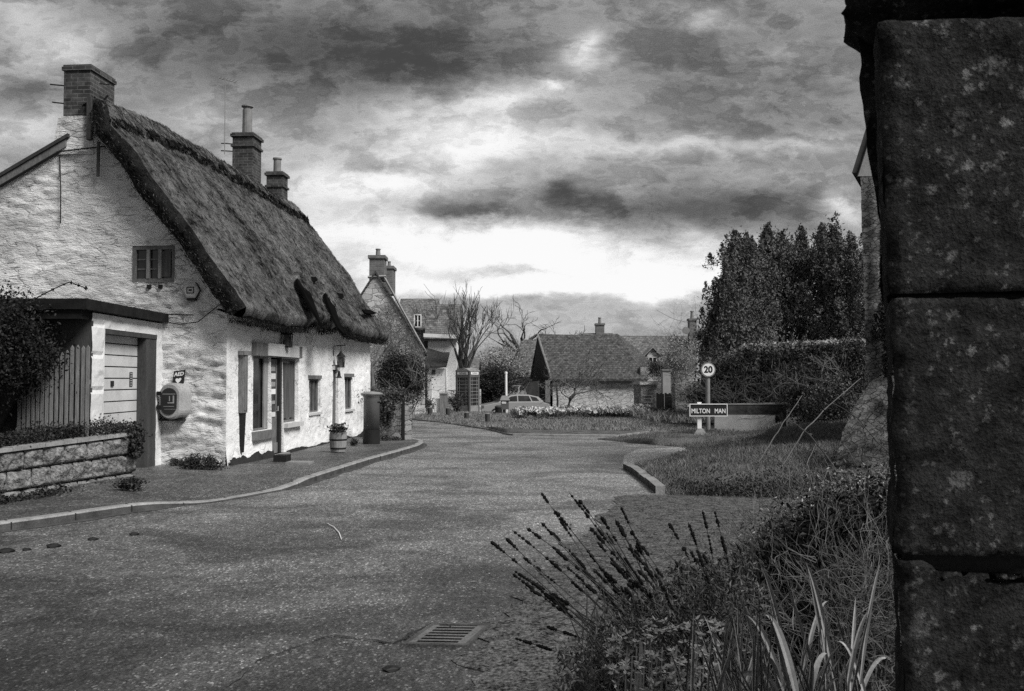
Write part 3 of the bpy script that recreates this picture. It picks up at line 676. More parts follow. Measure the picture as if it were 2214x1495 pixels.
# cut verge at each end
def verge(t, sgn, name):
    mb = MB(); n = 60; vs = []
    for i in range(n+1):
        s = i/n; o, z = skin(t, s); t = teff(s) if sgn < 0 else t; j = .03*fbm(s*9, 2, t); di = .40+.05*fbm(s*5, 1, t+3)
        oi, zi = o-nrm.x*di*.85, z-nrm.y*di*.85
        zl = 3.27-SL*min(oi, .28)-.03; 
        if zl > zi or True: zi = min(zi, 3.27-SL*oi+.04)
        if s > .93: zi = max(zi, 2.84); oi = min(oi, .36)
        m_ = ((o+oi)/2, (z+zi)/2)
        vs += [WF(t, o, z), WF(t+sgn*(.09+j), m_[0], m_[1]), WF(t+sgn*.02, oi, zi), WF(t-sgn*.5, oi, zi)]
    mb.add(vs, [(4*i+k, 4*i+k+1, 4*i+5+k, 4*i+4+k) for i in range(n) for k in range(3)]); return mb.build(name, 'thatchedge', cott, smooth=False)
verge(T0, -1, 'verge'); verge(T1, 1, 'verge')
mb = MB(); mb.hexa([gfun(-.10, .02, 3.13), gfun(-.10, .10, 3.13), gfun(2.5, .10, 3.27+SL*2.5-.12), gfun(2.5, .02, 3.27+SL*2.5-.12), gfun(-.10, .02, 3.22), gfun(-.10, .10, 3.22), gfun(2.5, .10, 3.27+SL*2.5-.02), gfun(2.5, .02, 3.27+SL*2.5-.02)]); mb.build('bargeboard', 'frame', cott)
P_ = []
for i in range(2600):
    s = r_v.uniform(0, 1); o, z = skin(teff(s), s); k = r_v.uniform(0, .36); P_.append(np.array(WF(teff(s)-.10-.02*r_v.uniform(), o-nrm.x*k, z-nrm.y*k)))
mb = MB(); mb.leaves(np.array(P_), .055, r_v, .2, up=(-1.5, 0, 2)); mb.cur = 1; mb.leaves(np.array(P_[:700]), .06, r_v, .16, up=(-1.5, 0, 2)); mb.build('verge_straw', ['thatchedge', 'thatch'], cott)
# shaggy straw tufts along the eaves and the ridge skirt
P_ = []; r2 = np.random.default_rng(2)
for i in range(5200):
    t = r2.uniform(T0, T1); o, z = skin(t, 1); P_.append(np.array(WF(t, o-r2.uniform(-.02, .34), z-.25+r2.uniform(-.05, .05))))
mb = MB(); mb.leaves(np.array(P_), .07, r2, .16, up=(0, 0, 2)); mb.build('eaves_straw', 'thatchedge', cott)
P_ = []
for i in range(9000):
    t = r2.uniform(T0, T1); s = r2.uniform(.02, .99); o, z = skin(t, s); P_.append(np.array(WF(t, o+nrm.x*.01, z+nrm.y*.01)))
mb = MB(); mb.leaves(np.array(P_), .10, r2, .14, up=(-2.2, 0, 3)); mb.build('loose_straw', 'thatch', cott)
P_ = []
for i in range(1600):
    t = r2.uniform(T0, T1); s = .158+.015*r2.uniform(-1, 1)+.02*fbm(t*2, 1, 1); o, z = skin(t, s); P_.append(np.array(WF(t, o+nrm.x*.015, z+nrm.y*.015)))
mb = MB(); mb.leaves(np.array(P_), .16, r2, .2, up=(-2.2, 0, 3)); mb.build('ridge_fringe', 'thatchedge', cott)
# black slabs laid on the thatch for the shadow in the eyebrow recesses
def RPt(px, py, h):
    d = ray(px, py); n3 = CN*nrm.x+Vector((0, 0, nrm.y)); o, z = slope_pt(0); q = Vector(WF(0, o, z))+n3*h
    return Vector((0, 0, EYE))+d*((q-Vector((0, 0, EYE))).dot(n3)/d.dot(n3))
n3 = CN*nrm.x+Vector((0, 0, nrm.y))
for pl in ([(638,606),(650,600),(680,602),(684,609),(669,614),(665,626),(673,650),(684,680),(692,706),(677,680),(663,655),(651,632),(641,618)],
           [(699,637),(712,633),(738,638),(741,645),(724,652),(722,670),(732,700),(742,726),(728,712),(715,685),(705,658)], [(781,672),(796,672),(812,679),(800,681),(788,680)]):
    mb = MB(); mb.prism([RPt(a, b, .16) for a, b in pl], n3*.05); mb.build('dormer_shadow_slab', 'interior', cott)
# netting staples / ornamental liggers near the top of the thatch
mb = MB()
for k in range(26):
    t = .2+k*.38; 
    for s1, s2 in ((.05, .13), (.13, .05)):
        a = skin(t, s1); b = skin(t+.30, s2); mb.tube([WF(t, a[0]+.02, a[1]+.02), WF(t+.30, b[0]+.02, b[1]+.02)], .008, 3)
mb.build('liggers', 'twig', cott)
# slate lean roof to the rear with its verge board
def slate(w_): return 6.28-.55*(w_-3.05)
mb = MB(); mb.hexa([gfun(3.05, .12, slate(3.05)-.07), gfun(8, .12, slate(8)-.07), gfun(8, -END, slate(8)-.07), gfun(3.05, -END, slate(3.05)-.07), gfun(3.05, .12, slate(3.05)), gfun(8, .12, slate(8)), gfun(8, -END, slate(8)), gfun(3.05, -END, slate(3.05))]); mb.build('slate_roof', 'slate', cott)
mb = MB(); mb.hexa([gfun(3.1, .05, slate(3.1)-.22), gfun(8, .05, slate(8)-.22), gfun(8, .09, slate(8)-.22), gfun(3.1, .09, slate(3.1)-.22), gfun(3.1, .05, slate(3.1)-.075), gfun(8, .05, slate(8)-.075), gfun(8, .09, slate(8)-.075), gfun(3.1, .09, slate(3.1)-.075)]); mb.build('verge_board', 'frame', cott)
mb = MB(); mb.tube([gfun(w_, .13, slate(w_)-.27) for w_ in (3.2, 4.5, 6, 7.9)], .025, 6); mb.tube([gfun(3.25, .13, slate(3.2)-.27), gfun(2.3, .05, slate(3.2)-.16)], .015, 5); mb.build('pipe', 'iron', cott)
# chimneys
def stack(name, x0, x1, y0, y1, z0, z1, m, parent=cott, cap=.035, band=None, fr=gfun):
    mb = MB(); mb.box(x0, y0, z0, x1, y1, z1-.09, fr); s_ = mb.build(name, m, parent)
    mb = MB(); c = cap; a, b = min(y0, y1), max(y0, y1); xa, xb = min(x0, x1), max(x0, x1)
    mb.box(xa-c, a-c, z1-.09, xb+c, b+c, z1-.02, fr); mb.box(xa-c*.4, a-c*.4, z1-.02, xb+c*.4, b+c*.4, z1+.02, fr)
    if band: mb.box(xa-c*.8, a-c*.8, z1-band-.06, xb+c*.8, b+c*.8, z1-band, fr)
    mb.build('chimney_cap', m, s_); return s_
cw0, _ = GP(197, 200); cw1, _ = GP(139, 200)
ch = stack('chimney', cw0, cw1, .02, -.85, 6.45, 7.58, 'brick', cap=.03, band=None)
mb = MB(); mb.grid(lambda u, v: gfun(cw0-.06+(cw1-cw0+.14+.0)*u+.10*(1-v)*(u*1.6-.2), .03+.03*fbm(u*3, v*4, 2)+.02*math.sin(u*3.14), 5.9+.72*v), 14, 14); mb.build('chimney_base', 'gablewash', ch, smooth=True)
mb = MB()
for z, l in ((7.22, .27), (6.88, .22)): mb = MB(); mb.tube([gfun(cw1-.02, -.03, z), gfun(cw1+l, .02, z+.02)], .014, 5); mb.build('iron_tie', 'iron', ch)
mb = MB(); mb.tube([gfun(cw0-.05, -.2, 7.30), gfun(cw0-.25, -.2, 7.28)], .012, 5); mb.build('iron_tie', 'iron', ch); mb = MB(); mb.tube([gfun(cw0+.02, .05, 6.60), gfun(cw0-.35, .03, 7.0)], .02, 5); mb.build('iron_stay', 'iron', ch)
for q_ in ((cw0-.07, .04, 6.15, cw0+.01, .13, 6.95), (cw0-.26, .12, 5.45, cw0-.21, .15, 6.1)): mb = MB(); mb.box(*q_, gfun); mb.build('ridge_board', 'wood', cott)
mb = MB(); mb.tube([gfun(cw1+.05, .03, 5.9), gfun(cw1+.0, .06, 5.2), gfun(cw1-.0, .05, 4.6)], .012, 4); mb.build('cable', 'iron', cott)
def ridge_stack(pxa, pxb, ptop, zt, w0, t0, dpt, m, pot, band):
    mb = MB(); s_ = stack('chimney', w0, w0+.56*(pxb), -t0, -t0-dpt, 6.2, zt, m, cott, cap=.05, band=band)
    c = gfun(w0+.28*pxb, -t0-dpt/2, 0); mb = MB(); mb.lathe(pot, (c[0], c[1], zt), 14); po = mb.build('chimney_pot', 'pot', s_, smooth=False); return s_, c
# (depth along the ridge read off the photograph)
s1, c1 = ridge_stack(0, 1, 0, 8.32, 2.36, 7.55, .66, 'brick', [(.17, .0), (.17, .05), (.135, .06), (.125, .72), (.11, .73), (.11, .79), (.16, .80), (.16, .83), (.06, .86)], .30)
s2, c2 = ridge_stack(0, .85, 0, 7.80, 2.35, 9.95, .5, 'brick', [(.14, 0), (.14, .04), (.115, .05), (.11, .42), (.135, .43), (.135, .47), (.08, .47)], .38)
ae = thing('tv_aerial', (c1[0]-.75, c1[1], 8.1), 'thin television aerial mast strapped to the taller brick chimney', 'aerial')
mb = MB(); x, y = c1[0]-.52, c1[1]-.3; mb.tube([(x, y, 7.75), (x, y, 9.8)], .012, 5); mb.build('mast', 'post', ae)
mb = MB()
for z in (7.85, 8.05): mb.tube([(x-.1, y, z), (x+.3, y+.1, z)], .015, 4)
mb.build('bracket', 'iron', ae)
mb = MB(); mb.tube([(x-.15, y-.1, 9.8), (x+.25, y+.2, 9.76)], .010, 4)
for k in range(6): a = Vector((x-.12+.07*k, y-.08+.055*k, 9.795)); mb.tube([a+Vector((.08, -.1, 0)), a-Vector((.08, -.1, 0))], .005, 3)
mb.build('antenna', 'post', ae)
# --- gable window ---
def window(fr, u0, u1, z0, z1, parent, lights, rows, fm='frame', gm='glass', back=.10, th=.05, bar=.022, name='window', curtain=False, sill=0, lint=0, lm='frame'):
    """fr(u, o, z); frame stands at o=-back"""
    o0 = -back; mb = MB()
    mb.box(u0, o0-.04, z0, u1, o0+.03, z0+th, fr); mb.box(u0, o0-.04, z1-th, u1, o0+.03, z1, fr)
    mb.box(u0, o0-.04, z0+th, u0+th, o0+.03, z1-th, fr); mb.box(u1-th, o0-.04, z0+th, u1, o0+.03, z1-th, fr)
    wl = (u1-u0-2*th)/lights
    for i in range(1, lights): c = u0+th+wl*i; mb.box(c-th*.45, o0-.035, z0+th, c+th*.45, o0+.025, z1-th, fr)
    wi = mb.build(name, fm, parent)
    mb = MB(); mb.box(u0+th, o0-.03, z0+th, u1-th, o0-.022, z1-th, fr); mb.build('pane', gm, wi)
    mb = MB()
    for i in range(lights):
        a = u0+th+wl*i
        for r in range(1, rows): z = z0+th+(z1-z0-2*th)*r/rows; mb = MB(); mb.box(a+th*.3, o0-.02, z-bar/2, a+wl-th*.3, o0-.003, z+bar/2, fr); mb.build('glazing_bar', fm, wi)
    if sill: mb = MB(); mb.box(u0-.06, -back, z0-sill, u1+.06, .07, z0-.003, fr); mb.build('sill', 'painth' if sill < .09 else 'frame', wi)
    if lint: mb = MB(); mb.box(u0-.08, -.05, z1+.004, u1+.08, .045, z1+lint, fr); mb.build('lintel', lm, wi)
    return wi
gwin = window(lambda u, o, z: gfun(u, o, z), gw[0], gw[1], gw[2], gw[3], cott, 3, 3, 'frame', 'glass', .05, .07, .025)
mb = MB(); mb.box(gw[0]+.10, -.045, gw[2]+.10, gw[0]+.27, -.035, gw[3]-.1, gfun); mb.build('curtain', 'curtain', gwin)
mb = MB(); cx_ = gw[0]+(gw[1]-gw[0])*.62
for c in (.36, .63): mb.box(gw[0]+(gw[1]-gw[0])*c-.03, -.03, gw[2]+.07, gw[0]+(gw[1]-gw[0])*c+.03, -.008, gw[3]-.07, gfun)
mb.build('casement_stile', 'woodpale', gwin)
mb = MB()
for c in (.32, .58): mb = MB(); mb.box(gw[0]+(gw[1]-gw[0])*c-.03, -.02, gw[2]-.12, gw[0]+(gw[1]-gw[0])*c+.03, .05, gw[2]-.05, gfun); mb.build('bracket', 'iron', cott)
# --- shop front ---
wf = WF
wi = window(wf, *shopw, cott, 1, 1, 'frame', 'glass', .09, .045, name='shop_window')
mb = MB(); mb.box(shopw[1]-.24, -.085, shopw[2]+.02, shopw[1]-.045, -.05, shopw[3]-.02, wf); mb.build('mullion', 'woodpale', wi)
mb = MB(); mb.box(shopw[0]-.06, -.08, shopw[2]-.17, shopd[0]-.005, .10, shopw[2]-.004, wf); mb.build('sill', 'frame', wi)
wi2 = window(wf, *shopw2, cott, 1, 1, 'frame', 'glasspale', .09, .05, name='shop_window')
mb = MB(); mb.box(shopw2[0]+.12, -.088, shopw2[2]+.1, shopw2[1]-.10, -.07, shopw2[3]-.1, wf); mb.build('blind', 'curtain', wi2)
mb = MB(); mb.box(shopd[1]+.02, -.08, shopw2[2]-.10, shopw2[1]+.12, .12, shopw2[2]-.004, wf); mb.build('sill', 'painth', wi2)
zl = shopd[3]
mb = MB(); mb.box(shopw[0]-.10, -.06, zl+.005, shopw2[1]+.07, .085, zl+.27, wf); lt = mb.build('lintel', 'frame', cott)
mb = MB(); mb.box(shopw[0]+.55, .088, zl+.015, shopw2[1]-.20, .105, zl+.275, wf); mb.build('fascia_board', 'painth', lt)
a, b, z0, z1 = shopd
mb = MB(); mb.box(a+.02, -.12, z0, b-.14, -.08, z1-.04, wf); dr = mb.build('shop_door', 'frame', cott)
mb = MB(); mb.box(a+.14, -.078, z0+.85, b-.26, -.07, z1-.18, wf); mb.build('pane', 'glasspale', dr)
mb = MB(); mb.box(a+.02, -.078, z0, b-.14, -.055, z0+.22, wf); mb.build('kick_board', 'woodgrey', dr)
for k, (zz0, hh, m_) in enumerate(((1.75, .09, 'panel'), (1.58, .12, 'paint'), (1.42, .10, 'panel'), (1.26, .11, 'white'), (1.05, .07, 'panel'), (.78, .10, 'paint'))):
    mb = MB(); mb.box(a+.17, -.069, z0+zz0, b-.30+.03*(k % 2), -.064, z0+zz0+hh, wf); mb.build('notice', m_, dr)
mb = MB(); mb.box(b-.14, -.3, z0, b-.02, -.01, z1, wf); mb.build('door_jamb', 'darkpaint', dr)
mb = MB(); mb.tube([wf(b-.2, -.06, z0+.9), wf(b-.2, -.03, z0+.9), wf(b-.2, -.03, z0+1.0)], .012, 5); mb.build('handle', 'metal', dr)
mb = MB(); mb.box(a-.02, -.1, .0, b+.06, .16, .12, wf); mb.build('door_step', 'slab', cott)
wi = window(wf, *swin, cott, 3, 1, 'frame', 'glass', .06, .035, sill=.06, lint=.09)
wi = window(wf, *swin2, cott, 2, 1, 'frame', 'glass', .06, .04, sill=.06, lint=.10)
a, b, z0, z1 = hd
mb = MB(); mb.box(a+.01, -.09, z0, b-.02, -.04, z1-.01, wf); dr = mb.build('door', 'frame', cott)
for k in range(4): mb = MB(); mb.box(a+.03+k*(b-a-.06)/4, -.038, z0+.05, a+.03+(k+.9)*(b-a-.06)/4, -.03, z1-.08, wf); mb.build('door_plank', 'frame', dr)
mb = MB(); mb.box(a-.05, -.05, z1, b+.08, .06, z1+.13, wf); mb.build('lintel', 'painth', dr)
# boxed downpipe that tapers to a tarred stem
tp = FP(521, 850)[0]; z1 = FP(521, 765)[1]; z2 = FP(521, 893)[1]; z3 = FP(524, 978)[1]
dp = MB(); dp.box(tp-.16, .0, z1-.03, tp+.20, .12, z1+.05, wf); dpo = thing('downpipe_casing', wf(tp, .05, z3), 'boxed timber downpipe casing tapering to a black stem beside the shop window', 'downpipe')
dp.build('hopper', 'woodgrey', dpo)
mb = MB(); mb.box(tp-.11, .0, z2, tp+.11, .09, z1-.031, wf); mb.build('casing', 'frame', dpo)
mb = MB(); mb.box(tp-.06, .091, z2+.05, tp-.02, .11, z1-.05, wf); mb.box(tp+.03, .091, z2+.05, tp+.06, .11, z1-.05, wf); mb.build('moulding', 'woodgrey', dpo)
mb = MB(); mb.hexa([wf(tp-.01, .0, z3), wf(tp+.06, .0, z3), wf(tp+.06, .05, z3), wf(tp-.01, .05, z3), wf(tp-.08, .0, z2-.002), wf(tp+.09, .0, z2-.002), wf(tp+.09, .07, z2-.002), wf(tp-.08, .07, z2-.002)]); mb.build('pipe_stem', 'iron', dpo)
# hanging vent pipe under the eaves
tp, zp = FP(661, 735); mb = MB(); mb.tube([wf(tp-.1, .0, zp+.20), wf(tp+.0, .10, zp+.1), wf(tp+.05, .14, zp-.12)], .06, 8); tag(mb.build('vent_pipe', 'painth', org=wf(tp, 0, zp)), 'short painted vent pipe poking out below the thatch right of the lantern', 'vent pipe')
# steps by the shop door
c = G(640, 1010, .09)
for (px, py, w_, d_, h, m_, lab) in ((610, 998, .16, .3, .13, 'iron', 'dark block step at the foot of the shop door'), (648, 1004, .28, .35, .05, 'slab', 'low pale stone slab lying beside the dark step'), (690, 958+26, .0, 0, 0, '', '')):
    if not w_: continue
    c = G(px, py, .09); mb = MB(); mb.box(-w_, -d_/2, 0, w_, d_/2, h, lambda x, y, z: tuple(c+CD*y*1.0+CN*x*.8+Vector((0, 0, z)))); tag(mb.build('step', m_, org=c), lab, 'step')
# --- lantern on the lintel ---
def lantern(tp, zp, o, lab, hang):
    c = Vector(wf(tp, o, zp)); L = thing('wall_lantern', c, lab, 'lantern'); s = .085
    mb = MB(); mb.box(-s, -s, 0, s, s, .03, lambda x, y, z: tuple(c+Vector((x, y, z)))); mb.lathe([(s*1.5, .28), (s*.6, .37), (.02, .42)], c, 4 if not hang else 10)
    for x, y in ((-1, -1), (1, -1), (1, 1), (-1, 1)): mb.tube([c+Vector((x*s*.85, y*s*.85, .02)), c+Vector((x*s, y*s, .29))], .010, 4)
    mb.build('lantern_frame', 'iron', L)
    mb = MB(); mb.box(-s*.8, -s*.8, .035, s*.8, s*.8, .275, lambda x, y, z: tuple(c+Vector((x, y, z)))); mb.build('pane', 'glasspale', L)
    mb = MB()
    if hang: mb.tube([Vector(wf(tp, 0, zp+.30)), Vector(wf(tp, .02, zp+.56)), Vector(wf(tp, o+.12, zp+.58))], .014, 5); mb.tube([c+Vector((0, 0, .4)), c+Vector((0, 0, .57))], .008, 4)
    else: mb.tube([Vector(wf(tp, 0, zp+.30)), Vector(wf(tp, .03, zp+.40)), c+Vector((0, 0, .40))], .02, 5); mb.lathe([(.05, 0), (.05, .02)], wf(tp, .01, zp+.33), 8, (CD, Vector((0, 0, 1)), CN))
    mb.build('bracket', 'iron', L); return L
tp, zp = FP(622, 752, .14); lantern(tp, zp, .14, 'black glazed lantern mounted above the pale shop fascia', False)
tp, zp = FP(737, 795, .20); lantern(tp, zp, .20, 'small round lantern hanging from an iron arm by the far cottage door', True)
tp, zp = FP(733, 818, .20); c = Vector(wf(tp, .2, zp)); b_ = thing('door_bell', c, 'dark iron bell hanging below the far lantern', 'bell')
mb = MB(); mb.lathe([(.005, .20), (.03, .17), (.045, .06), (.08, .0)], c, 10); mb.build('bell_cup', 'iron', b_); mb = MB(); mb.tube([c+Vector((0, 0, .2)), c+Vector((0, 0, .33))], .008, 4); mb.tube([c+Vector((0, 0, .33)), Vector(wf(tp, 0, zp+.33))], .01, 4); mb.build('bracket', 'iron', b_)
# flower barrel
c = G(731, 977, .10); fbx = thing('flower_barrel', c, 'half barrel planter of small flowers on the footway by the cottage', 'planter')
mb = MB(); mb.lathe([(.155, 0), (.175, .10), (.19, .22), (.195, .34), (.185, .43), (.17, .43), (.16, .39)], c, 20); ba = mb.build('barrel', 'woodpale', fbx)
mb = MB()
for z, r_ in ((.06, .172), (.25, .196)): mb.lathe([(r_, z), (r_+.003, z+.035), (r_-.02, z+.035)], c, 20)
mb.build('hoop', 'iron', ba)
r2 = np.random.default_rng(4); mb = MB(); mb.leaves(cloud(r2, 700, c+Vector((0, 0, .48)), (.2, .2, .10), 9), .06, r2, .6); mb.build('foliage', 'leafdark', fbx)
mb = MB(); mb.leaves(cloud(r2, 90, c+Vector((0, 0, .53)), (.2, .2, .09), 9), .035, r2, .9); mb.build('flowers', 'leafpale', fbx)
# AED cabinet, its sign, alarm box, grilles on the gable
def gbox(px0, py0, px1, py1): a = GP(px0, py1); b = GP(px1, py0); return b[0], a[0], a[1], b[1]
w0, w1, z0, z1 = gbox(356, 829, 402, 905); cwx, cwz = (w0+w1)/2, (z0+z1)/2; hw, hh = (w1-w0)/2, (z1-z0)/2
def stad(k, o, s=1.0, dx=0., n=28):
    r_ = []
    for i in range(n):
        a = 6.2832*i/n; x = math.cos(a)*hw*s; z = math.sin(a)*hw*s; z += (hh-hw)*s*(1 if z >= 0 else -1); r_.append(gfun(cwx-x+dx, o, cwz+z))
    return r_
cab = thing('defibrillator_cabinet', gfun(cwx, 0, z0), 'pale oval defibrillator cabinet with dark glazed front on the gable wall', 'cabinet')
mb = MB(); A, B, C_ = stad(0, .03, 1.0, -.12), stad(0, .22, 1.03, -.02), stad(0, .25, .93, 0); n = 28
mb.add(A+B+C_, [tuple(range(2*n, 3*n))]+[(r_*n+i, r_*n+(i+1) % n, (r_+1)*n+(i+1) % n, (r_+1)*n+i) for r_ in (0, 1) for i in range(n)]); mb.build('case', 'panel', cab, smooth=False)
mb = MB(); mb.prism(stad(0, .255, .74), -CD*.012); mb.build('door', 'darkpaint', cab)
mb = MB()
for dz in (.14, -.11): mb.box(cwx+hw-.05, .20, cwz+dz-.035, cwx+hw+.03, .275, cwz+dz+.035, gfun)
mb.build('hinge', 'iron', cab)
mb = MB(); mb.box(cwx-.10, .266, cwz-.02, cwx-.075, .271, cwz+.10, gfun); mb.box(cwx-.10, .266, cwz-.04, cwx+.02, .271, cwz-.021, gfun); mb.box(cwx-.02, .266, cwz+.0, cwx-.005, .271, cwz+.09, gfun); mb.build('handle', 'panel', cab)
mb = MB(); mb.box(cwx-.12, .266, cwz+.12, cwx+.12, .269, cwz+.135, gfun); mb.box(cwx-.10, .266, cwz-.10, cwx+.10, .269, cwz-.09, gfun); mb.box(cwx-.13, .266, cwz-.15, cwx+.08, .269, cwz-.143, gfun); mb.build('lettering_band', 'post', cab)
mb = MB(); mb.box(cwx-hw-.02, .0, z0-.035, cwx+hw+.08, .16, z0-.005, gfun); mb.build('shelf_bracket', 'iron', cab)
w0, w1, z0, z1 = gbox(379, 803, 404, 832); sg = thing('defibrillator_sign', gfun((w0+w1)/2, 0, z0), 'small tilted dark AED sign above the oval cabinet', 'sign')
tl = .10
def sgn(u, v, o): return gfun(w1+(w0-w1)*u-.0+.03*(1-v), .05+o, z0+(z1-z0)*v+.025*u)
mb = MB(); mb.hexa([sgn(0, 0, 0), sgn(1, 0, 0), sgn(1, 0, .015), sgn(0, 0, .015), sgn(0, 1, 0), sgn(1, 1, 0), sgn(1, 1, .015), sgn(0, 1, .015)]); mb.build('plate', 'darkpaint', sg)
xd = Vector(sgn(1, 0, 0))-Vector(sgn(0, 0, 0)); ud = Vector(sgn(0, 1, 0))-Vector(sgn(0, 0, 0))
text('lettering', 'AED', 'white', .095, sgn(.5, .72, .018), xd, ud, sg, bold=.003)
mb = MB(); ctr = Vector(sgn(.5, .27, .017)); X = xd.normalized(); Z = ud.normalized(); ht = []
for i in range(24):
    a = 6.2832*i/24; ht.append(ctr+X*(.055*math.sin(a)**3)+Z*(.045*math.cos(a)-.018*math.cos(2*a)-.008*math.cos(3*a)))
mb.prism(ht, -CD*.003); mb.build('heart', 'white', sg)
cx_, cz = GP(417, 629); hx = thing('alarm_box', gfun(cx_, 0, cz-.16), 'pale hexagonal alarm box high on the gable beside the thatch', 'alarm box')
hexp = lambda r_, o: [gfun(cx_-r_*math.cos(a*1.0472), o, cz+r_*math.sin(a*1.0472)*1.0) for a in range(6)]
mb = MB(); A, B, C_ = hexp(.17, .02), hexp(.165, .09), hexp(.13, .11); mb.add(A+B+C_, [tuple(range(12, 18))]+[(r_*6+i, r_*6+(i+1) % 6, (r_+1)*6+(i+1) % 6, (r_+1)*6+i) for r_ in (0, 1) for i in range(6)]); mb.mi = [0]+[1]*6+[0]*6; mb.build('cover', ['alarm', 'wood'], hx)
mb = MB(); mb.box(cx_-.09, .02, cz-.185, cx_+.07, .10, cz-.15, gfun); mb.build('strobe', 'iron', hx)
mb = MB()
for a_, b_, c_, d_ in ((-.07, -.06, .07, -.045), (-.07, .045, .07, .06), (-.07, -.045, -.055, .045), (.055, -.045, .07, .045), (-.03, -.015, .03, .015)): mb.box(cx_+a_, .112, cz+b_, cx_+c_, .116, cz+d_, gfun)
mb.build('emblem', 'darkpaint', hx)
w0, w1, z0, z1 = gbox(372, 990, 396, 1008); mb = MB()
for k in range(6): mb.box(w0, .03, z0+k*(z1-z0)/6, w1, .06, z0+(k+.45)*(z1-z0)/6, gfun)
tag(mb.build('air_grille', 'wood', org=gfun(w0, 0, z0)), 'louvred air grille low on the gable, left of its twin', 'grille')
w0, w1, z0, z1 = gbox(402, 990, 430, 1004); mb = MB()
for k in range(6): mb.box(w0+k*(w1-w0)/6, .03, z0, w0+(k+.45)*(w1-w0)/6, .06, z1, gfun)
tag(mb.build('air_grille', 'wood', org=gfun(w0, 0, z0)), 'slotted air grille low on the gable just above the weeds', 'grille')
mb = MB(); mb.tube([gfun(*p) for p in [(GP(362, 681)[0], .06, GP(362, 681)[1]), (GP(420, 682)[0], .05, GP(420, 682)[1])]], .012, 5); mb.tube([gfun(GP(a, b)[0], .05, GP(a, b)[1]) for a, b in ((362, 697), (390, 702), (430, 697), (470, 665), (483, 655))], .009, 4)
tag(mb.build('cable', 'iron', org=gfun(1, 0, 2.9)), 'dark cable looping across the gable below the alarm box', 'cable')
# weeds at the foot of the gable
def weed(name, px, py, z, n, rad, size, lab, m='leafdark', seed=1, cat='plant', group=None, hz=None, clumps=12, stem=True, cc=None, blades=0):
    r2 = np.random.default_rng(seed); c = cc if cc is not None else G(px, py, z); hz = hz or rad[2]; o = thing(name, c, lab, cat, group)
    mb = MB(); mb.leaves(cloud(r2, n, c+Vector((0, 0, hz)), rad, clumps), size, r2, .55); mb.build('foliage', m, o)
    if stem:
        mb = MB(); Rr = random.Random(seed)
        for k in range(14):
            p = c+Vector((Rr.uniform(-.4, .4)*rad[0], Rr.uniform(-.4, .4)*rad[1], -.02)); q = c+Vector((Rr.uniform(-.9, .9)*rad[0], Rr.uniform(-.9, .9)*rad[1], Rr.uniform(.9, 1.9)*hz)); mb.tube([p, p.lerp(q, .5)+Vector((0, 0, .1*hz)), q], [.01, .007, .004], 4)
        mb.build('stem', 'twig', o)
    return o
weed('low_shrub', 432, 1020, .1, 2600, (.32, .16, .13), .035, 'low dark creeping shrub at the foot of the cottage corner', seed=3)
weed('low_shrub', 383, 1012, .1, 700, (.18, .10, .07), .03, 'small weed tuft beneath the air grilles on the gable', seed=4)
# ================= GARAGE LEAN-TO =================
GX = -6.45; Yp = lambda px: -GX*FPX/(1107-px)
def gf(y, o, z): return (GX+o, y, z)
ga = thing('garage', (GX, 15.5, .08), 'flat roofed whitewashed garage with a pale boarded door beside the gable', 'garage')
y0, y1, y2, y3, y4 = Yp(197), Yp(225), Yp(315), Yp(338), 17.3
zd = 2.50
mb = MB(); wallsheet(mb, gf, y0, y4, -.05, 2.72, .06, [(y1, y3, -.05, zd)], lambda a, z: .018*fbm(a*2, z*3, 6, 4)+(.012 if (z % .52) < .47 else -.01)*(1 if a < y1 else 0), .20); mb.build('wall', 'wash2', ga, smooth=False)
mb = MB(); mb.box(y0, -3.2, -.05, y0+.06, -.002, 2.72, gf); mb.build('end_wall', 'wood', ga)
mb = MB(); mb.box(y0-.45, -3.4, 2.74, y4-.25, .12, 2.90, gf); mb.build('roof', 'felt', ga)
mb = MB(); mb.box(y0-.40, -3.35, 2.60, y0-.15, .02, 2.735, gf); mb.build('fascia', 'felt', ga)
dd = MB(); nb = 13
def bev(k): return zd*(k)/nb
for k in range(nb): dd.box(y1+.0, -.22, -.02+bev(k)+.012, y3-.0, -.16, -.02+bev(k+1)-.008, gf)
gd = dd.build('garage_door', 'painth', ga); mb = MB(); mb.box(y1, -.26, -.05, y3, -.222, zd, gf); mb.build('backing', 'iron', gd)
mb = MB(); mb.box(y2+.02, -.155, -.05, y3-.002, -.002, zd-.085, gf); mb.box(y1+.002, -.155, zd-.08, y3-.002, .01, zd-.002, gf); mb.build('door_frame', 'wood', gd)
yy = Yp(263); mb = MB(); mb.box(yy-.05, -.158, 1.58, yy+.05, -.14, 1.67, gf); mb.build('latch', 'iron', gd)
yy = Yp(303); mb = MB(); mb.box(yy-.06, -.158, 1.57, yy+.06, -.15, 1.82, gf); nt_ = mb.build('notice', 'wood', gd)
for k in range(6): mb = MB(); mb.box(yy-.045, -.149, 1.585+k*.04, yy+.03+.01*(k % 2), -.146, 1.60+k*.04, gf); mb.build('notice_line', 'panel', nt_)
mb = MB(); a = PY(156, 700, 14.3); mb.tube([a+Vector((0, 0, .0)), Vector((a.x, a.y, .9))], .045, 8); mb.tube([a+Vector((-.3, 0, .02)), a+Vector((.05, 0, .02)), a+Vector((.18, -.05, .08))], .04, 6); tag(mb.build('rain_pipe', 'panel', org=(a.x, a.y, .9)), 'pale rainwater pipe behind the picket fence left of the garage', 'rain pipe')
